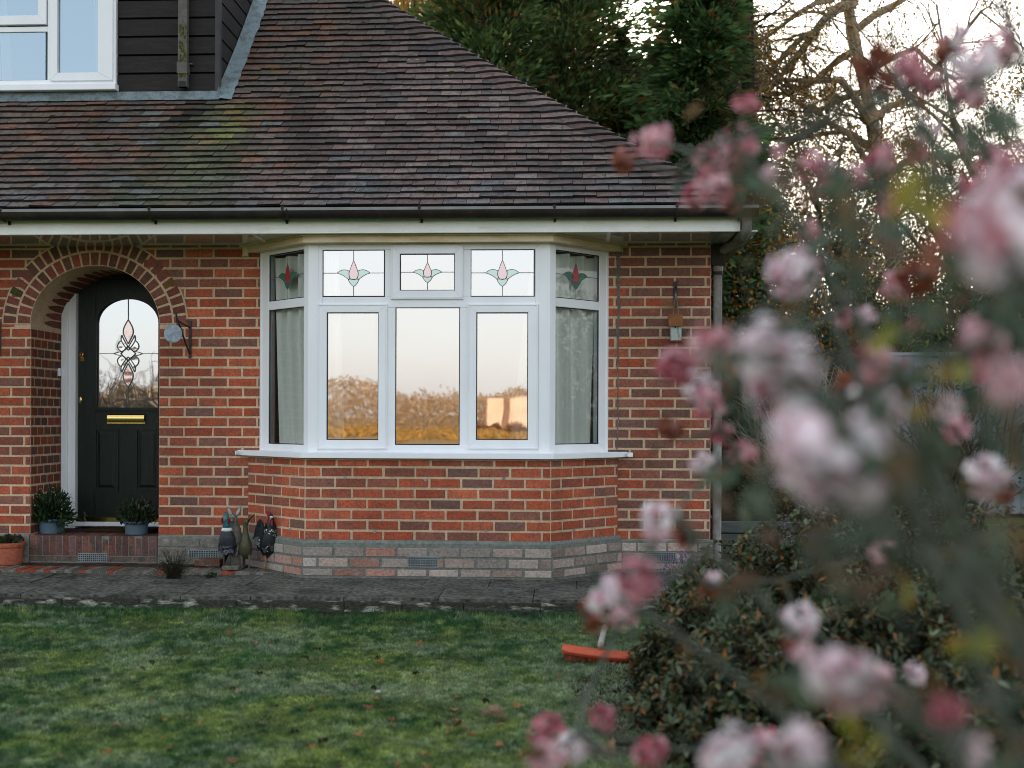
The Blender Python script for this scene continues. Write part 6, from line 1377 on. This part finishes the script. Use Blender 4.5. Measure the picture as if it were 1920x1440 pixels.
# leaves along the twigs
n = 420; MP = np.array([tuple(p) for p in main_pts]); i = RNG.integers(0, len(MP), n); C = MP[i] + RNG.normal(0, .035, (n, 3))
ndist = np.linalg.norm(C - np.array(CP), axis=1); okk = (ndist > .5); C = C[okk]; n = len(C)
leafmesh('foliage', C, rnd_unit(n) + [0, 0, -.3], rnd_unit(n) + [0, 0, .8], RNG.uniform(.022, .048, n), RNG.uniform(.010, .020, n), pick([(.06, .085, .055), (.08, .10, .06), (.045, .06, .04), (.15, .08, .035)], n, .25, None), 'leaf', vt, 6, .15)
YL = [(1680, 380), (1690, 375), (1765, 400), (1750, 395), (1700, 1110), (1850, 1190), (1880, 1200), (1830, 1215), (1640, 1400), (1590, 1425), (1900, 1150), (1790, 690), (1660, 630), (1720, 770), (1710, 860), (1580, 1350)]
C = np.array([tuple(far(px + rnd.gauss(0, 12), py + rnd.gauss(0, 10), rnd.uniform(.8, 1.3))) for px, py in YL for _ in range(3)]); n = len(C)
leafmesh('yellow_leaves', C, rnd_unit(n), rnd_unit(n) + [0, -1, 0], RNG.uniform(.02, .036, n), RNG.uniform(.01, .018, n), pick([(.30, .26, .02), (.22, .22, .03), (.36, .22, .02)], n), 'leaf', vt, 6, .1)
DL = [(1500, 320), (1560, 380), (1620, 410), (1700, 350), (1740, 420), (1640, 470), (1560, 460), (1800, 500), (1840, 560), (1600, 540), (1680, 600), (1760, 600), (1830, 740), (1740, 700), (1700, 900), (1780, 950), (1850, 1000), (1640, 960), (1560, 1000), (1430, 960), (1440, 880), (1390, 760), (1380, 920), (1880, 800), (1900, 640), (1760, 860), (1450, 380), (1400, 330), (1840, 240), (1890, 220), (1760, 260), (1880, 560), (1660, 1080), (1560, 1120), (1780, 1080), (1400, 1100), (1480, 1300), (1700, 1380), (1840, 1330), (1900, 1400)]
C = np.array([tuple(far(px + rnd.gauss(0, 30), py + rnd.gauss(0, 30), rnd.uniform(.9, 1.7))) for px, py in DL for _ in range(6)]); n = len(C)
leafmesh('near_leaves', C, rnd_unit(n) + [.2, 0, -.4], rnd_unit(n) + [0, -1, .6], RNG.uniform(.026, .055, n), RNG.uniform(.012, .022, n), pick([(.060, .085, .055), (.08, .11, .07), (.045, .06, .035), (.10, .12, .07), (.14, .09, .04), (.10, .055, .03)], n, .25), 'leaf', vt, 6, .15)
# ------------------------------------------------------------------ what the window panes mirror: sunlit wood, a white house, a hedge to the side
n = 42000; xs_ = RNG.uniform(-70, 40, n); ys_ = RNG.uniform(-150, -112, n); prof_h = 1.6 + 3.8 * vnoise(np.stack([xs_, ys_ * .3], 1), .16, 71) + 1.2 * vnoise(np.stack([xs_, ys_], 1), .6, 72); zz_ = prof_h * RNG.random(n) ** .7
o = leafmesh('wood', np.stack([xs_, ys_, zz_], 1), rnd_unit(n) + [0, 0, .4], rnd_unit(n) + [0, .8, .3], RNG.uniform(.25, .6, n), RNG.uniform(.12, .3, n), pick([(.48, .31, .17), (.43, .28, .16), (.53, .36, .19), (.40, .26, .16)], n, .15), 'leaf'); struct(o, 'stuff')
n = 9000; xs_ = RNG.uniform(-30, 20, n); ys_ = RNG.uniform(-100, -56, n); o = leafmesh('rough_grass', np.stack([xs_, ys_, RNG.random(n) * .35], 1), rnd_unit(n) + [0, 0, 1], rnd_unit(n) + [0, .8, .3], RNG.uniform(.3, .6, n), RNG.uniform(.15, .4, n), pick([(.48, .26, .06), (.42, .22, .05), (.38, .24, .06)], n, .35), 'leaf'); struct(o, 'stuff')
wh = thing('white_house', (-6.2, -109, 0), 'white rendered house across the field', 'house'); k_ = 117 / F
gx = lambda px: (px - 1069) * k_; hz_ = lambda py: CP.z + (785 - py) * k_
m = MB(); m.box(gx(898), gx(990), -118, -110.4, 0, hz_(742)); m.build('wall', 'far_wall', wh)
for a, b in ((904, 936), (951, 986)): m = MB(); m.box(gx(a), gx(b), -110.4, -109.4, hz_(806), hz_(744)); m.build('gable', 'white_render', wh)
n = 5000; xs_ = RNG.uniform(gx(880), gx(1000), n); kk_ = vnoise(np.stack([xs_, xs_ * 0], 1), 1.3, 91); zz_ = RNG.random(n) * (hz_(805) + (hz_(784) - hz_(805)) * kk_); o = leafmesh('far_hedge', np.stack([xs_, RNG.uniform(-108, -105, n), zz_], 1), rnd_unit(n), rnd_unit(n) + [0, .8, .3], RNG.uniform(.15, .35, n), RNG.uniform(.1, .2, n), pick([(.30, .15, .07), (.36, .19, .08), (.24, .12, .06)], n, .2), 'leaf'); struct(o, 'stuff')
for k, (x_, y_) in enumerate(((6.5, -2.2), (8.2, -.4), (8.0, 1.8), (7.2, -4.2))):
    n = 5000; t = thing('side_shrub', (x_, y_, 0), ['golden shrub outside the right side of the garden', 'tall sunlit shrub further right of the house', 'leafy shrub to the right beyond the drive', 'shrub nearest the lawn on the right side'][k], 'shrub'); d = rnd_unit(n); C = d * RNG.random((n, 1)) ** .4 * np.array([1.0, 1.2, 1.7]) + np.array([x_, y_, 1.8])
    leafmesh('foliage', C, rnd_unit(n), rnd_unit(n), RNG.uniform(.06, .13, n), RNG.uniform(.04, .07, n), pick([(.16, .10, .03), (.06, .09, .04), (.22, .12, .03), (.10, .11, .06)], n, .4), 'leaf', t, 4); stems_to(t, (x_, y_, 0), [tuple(C[j]) for j in range(60)], .012)
bh = thing('bare_hedge', (-11.4, -20, 0), 'dark bare-twigged hedge across the front garden facing the porch', 'hedge'); tw = MB(); rnd = random.Random(91)
for _ in range(420):
    x_ = rnd.uniform(-15, -8.2); b_ = Vector((x_, -20 + rnd.gauss(0, .4), 0)); h_ = rnd.uniform(1.3, 2.6) + (1.0 if rnd.random() < .06 else 0); e_ = b_ + Vector((rnd.gauss(0, .35), rnd.gauss(0, .2), h_)); mid = (b_ + e_) / 2 + Vector((rnd.gauss(0, .12), 0, 0)); tw.tube([b_, mid, e_], [.03, .02, .008], 3, (.05, .045, .035), False)
    for _k in range(3): q_ = mid + (e_ - mid) * rnd.random(); tw.tube([q_, q_ + Vector((rnd.gauss(0, .3), rnd.gauss(0, .15), rnd.uniform(.1, .5)))], [.012, .005], 3, (.06, .05, .04), False)
tw.build('stem', 'vcol', bh, fix=False)
n = 5000; leafmesh('foliage', np.stack([RNG.uniform(-15, -8.2, n), -20 + RNG.normal(0, .4, n), 1.7 * RNG.random(n)], 1), rnd_unit(n), rnd_unit(n), RNG.uniform(.06, .12, n), RNG.uniform(.04, .07, n), pick([(.05, .06, .035), (.08, .07, .04)], n, .3), 'leaf', bh)
# ------------------------------------------------------------------ light
EL, AZ = math.radians(19.5), math.radians(4.0)
sd_ = Vector((math.sin(AZ) * math.cos(EL), math.cos(AZ) * math.cos(EL), math.sin(EL)))
su = bpy.data.lights.new('sun', 'SUN'); su.energy = 4.2; su.angle = math.radians(.5); su.color = (1, .72, .42); so_ = bpy.data.objects.new('sun', su); COL.objects.link(so_); so_.rotation_euler = (-sd_).to_track_quat('-Z', 'Y').to_euler()
w = bpy.data.worlds.new('World'); S.world = w; w.use_nodes = True; N = w.node_tree.nodes; L = w.node_tree.links; bg = N['Background']
sky = N.new('ShaderNodeTexSky'); sky.sky_type = 'NISHITA'; sky.sun_disc = False; sky.sun_elevation = EL; sky.sun_rotation = AZ; sky.air_density = 1.0; sky.dust_density = 2.5; sky.ozone_density = 1.0; sky.altitude = 50
hs = N.new('ShaderNodeHueSaturation'); hs.inputs['Saturation'].default_value = .62; L.new(sky.outputs[0], hs.inputs['Color'])
tcw = N.new('ShaderNodeTexCoord'); sxw = N.new('ShaderNodeSeparateXYZ'); L.new(tcw.outputs['Generated'], sxw.inputs[0])
hz_r = N.new('ShaderNodeValToRGB'); L.new(sxw.outputs['Z'], hz_r.inputs[0])          # haze added to the sky as fill light: pale and pinkish low down, cooler overhead
for e_, (p_, c_) in zip(hz_r.color_ramp.elements, ((.0, (1.0, .93, .90)), (.75, (.74, .88, 1.0)))): e_.position = p_; e_.color = (*c_, 1)
e_ = hz_r.color_ramp.elements.new(.14); e_.color = (.96, .94, .95, 1); e_ = hz_r.color_ramp.elements.new(.30); e_.color = (.86, .93, .99, 1)
vm_ = N.new('ShaderNodeVectorMath'); vm_.operation = 'SCALE'; vm_.inputs['Scale'].default_value = HAZE_FILL; L.new(hz_r.outputs[0], vm_.inputs[0])
va_ = N.new('ShaderNodeVectorMath'); va_.operation = 'ADD'; L.new(hs.outputs[0], va_.inputs[0]); L.new(vm_.outputs[0], va_.inputs[1])
L.new(va_.outputs[0], bg.inputs['Color']); bg.inputs['Strength'].default_value = SKY
S.cycles.max_bounces = 6; S.cycles.diffuse_bounces = 3; S.cycles.glossy_bounces = 4; S.cycles.transparent_max_bounces = 12; S.cycles.transmission_bounces = 4; S.cycles.sample_clamp_indirect = 6; S.cycles.caustics_reflective = False; S.cycles.caustics_refractive = False
S.cycles.use_denoising = True; S.cycles.filter_width = 1.0
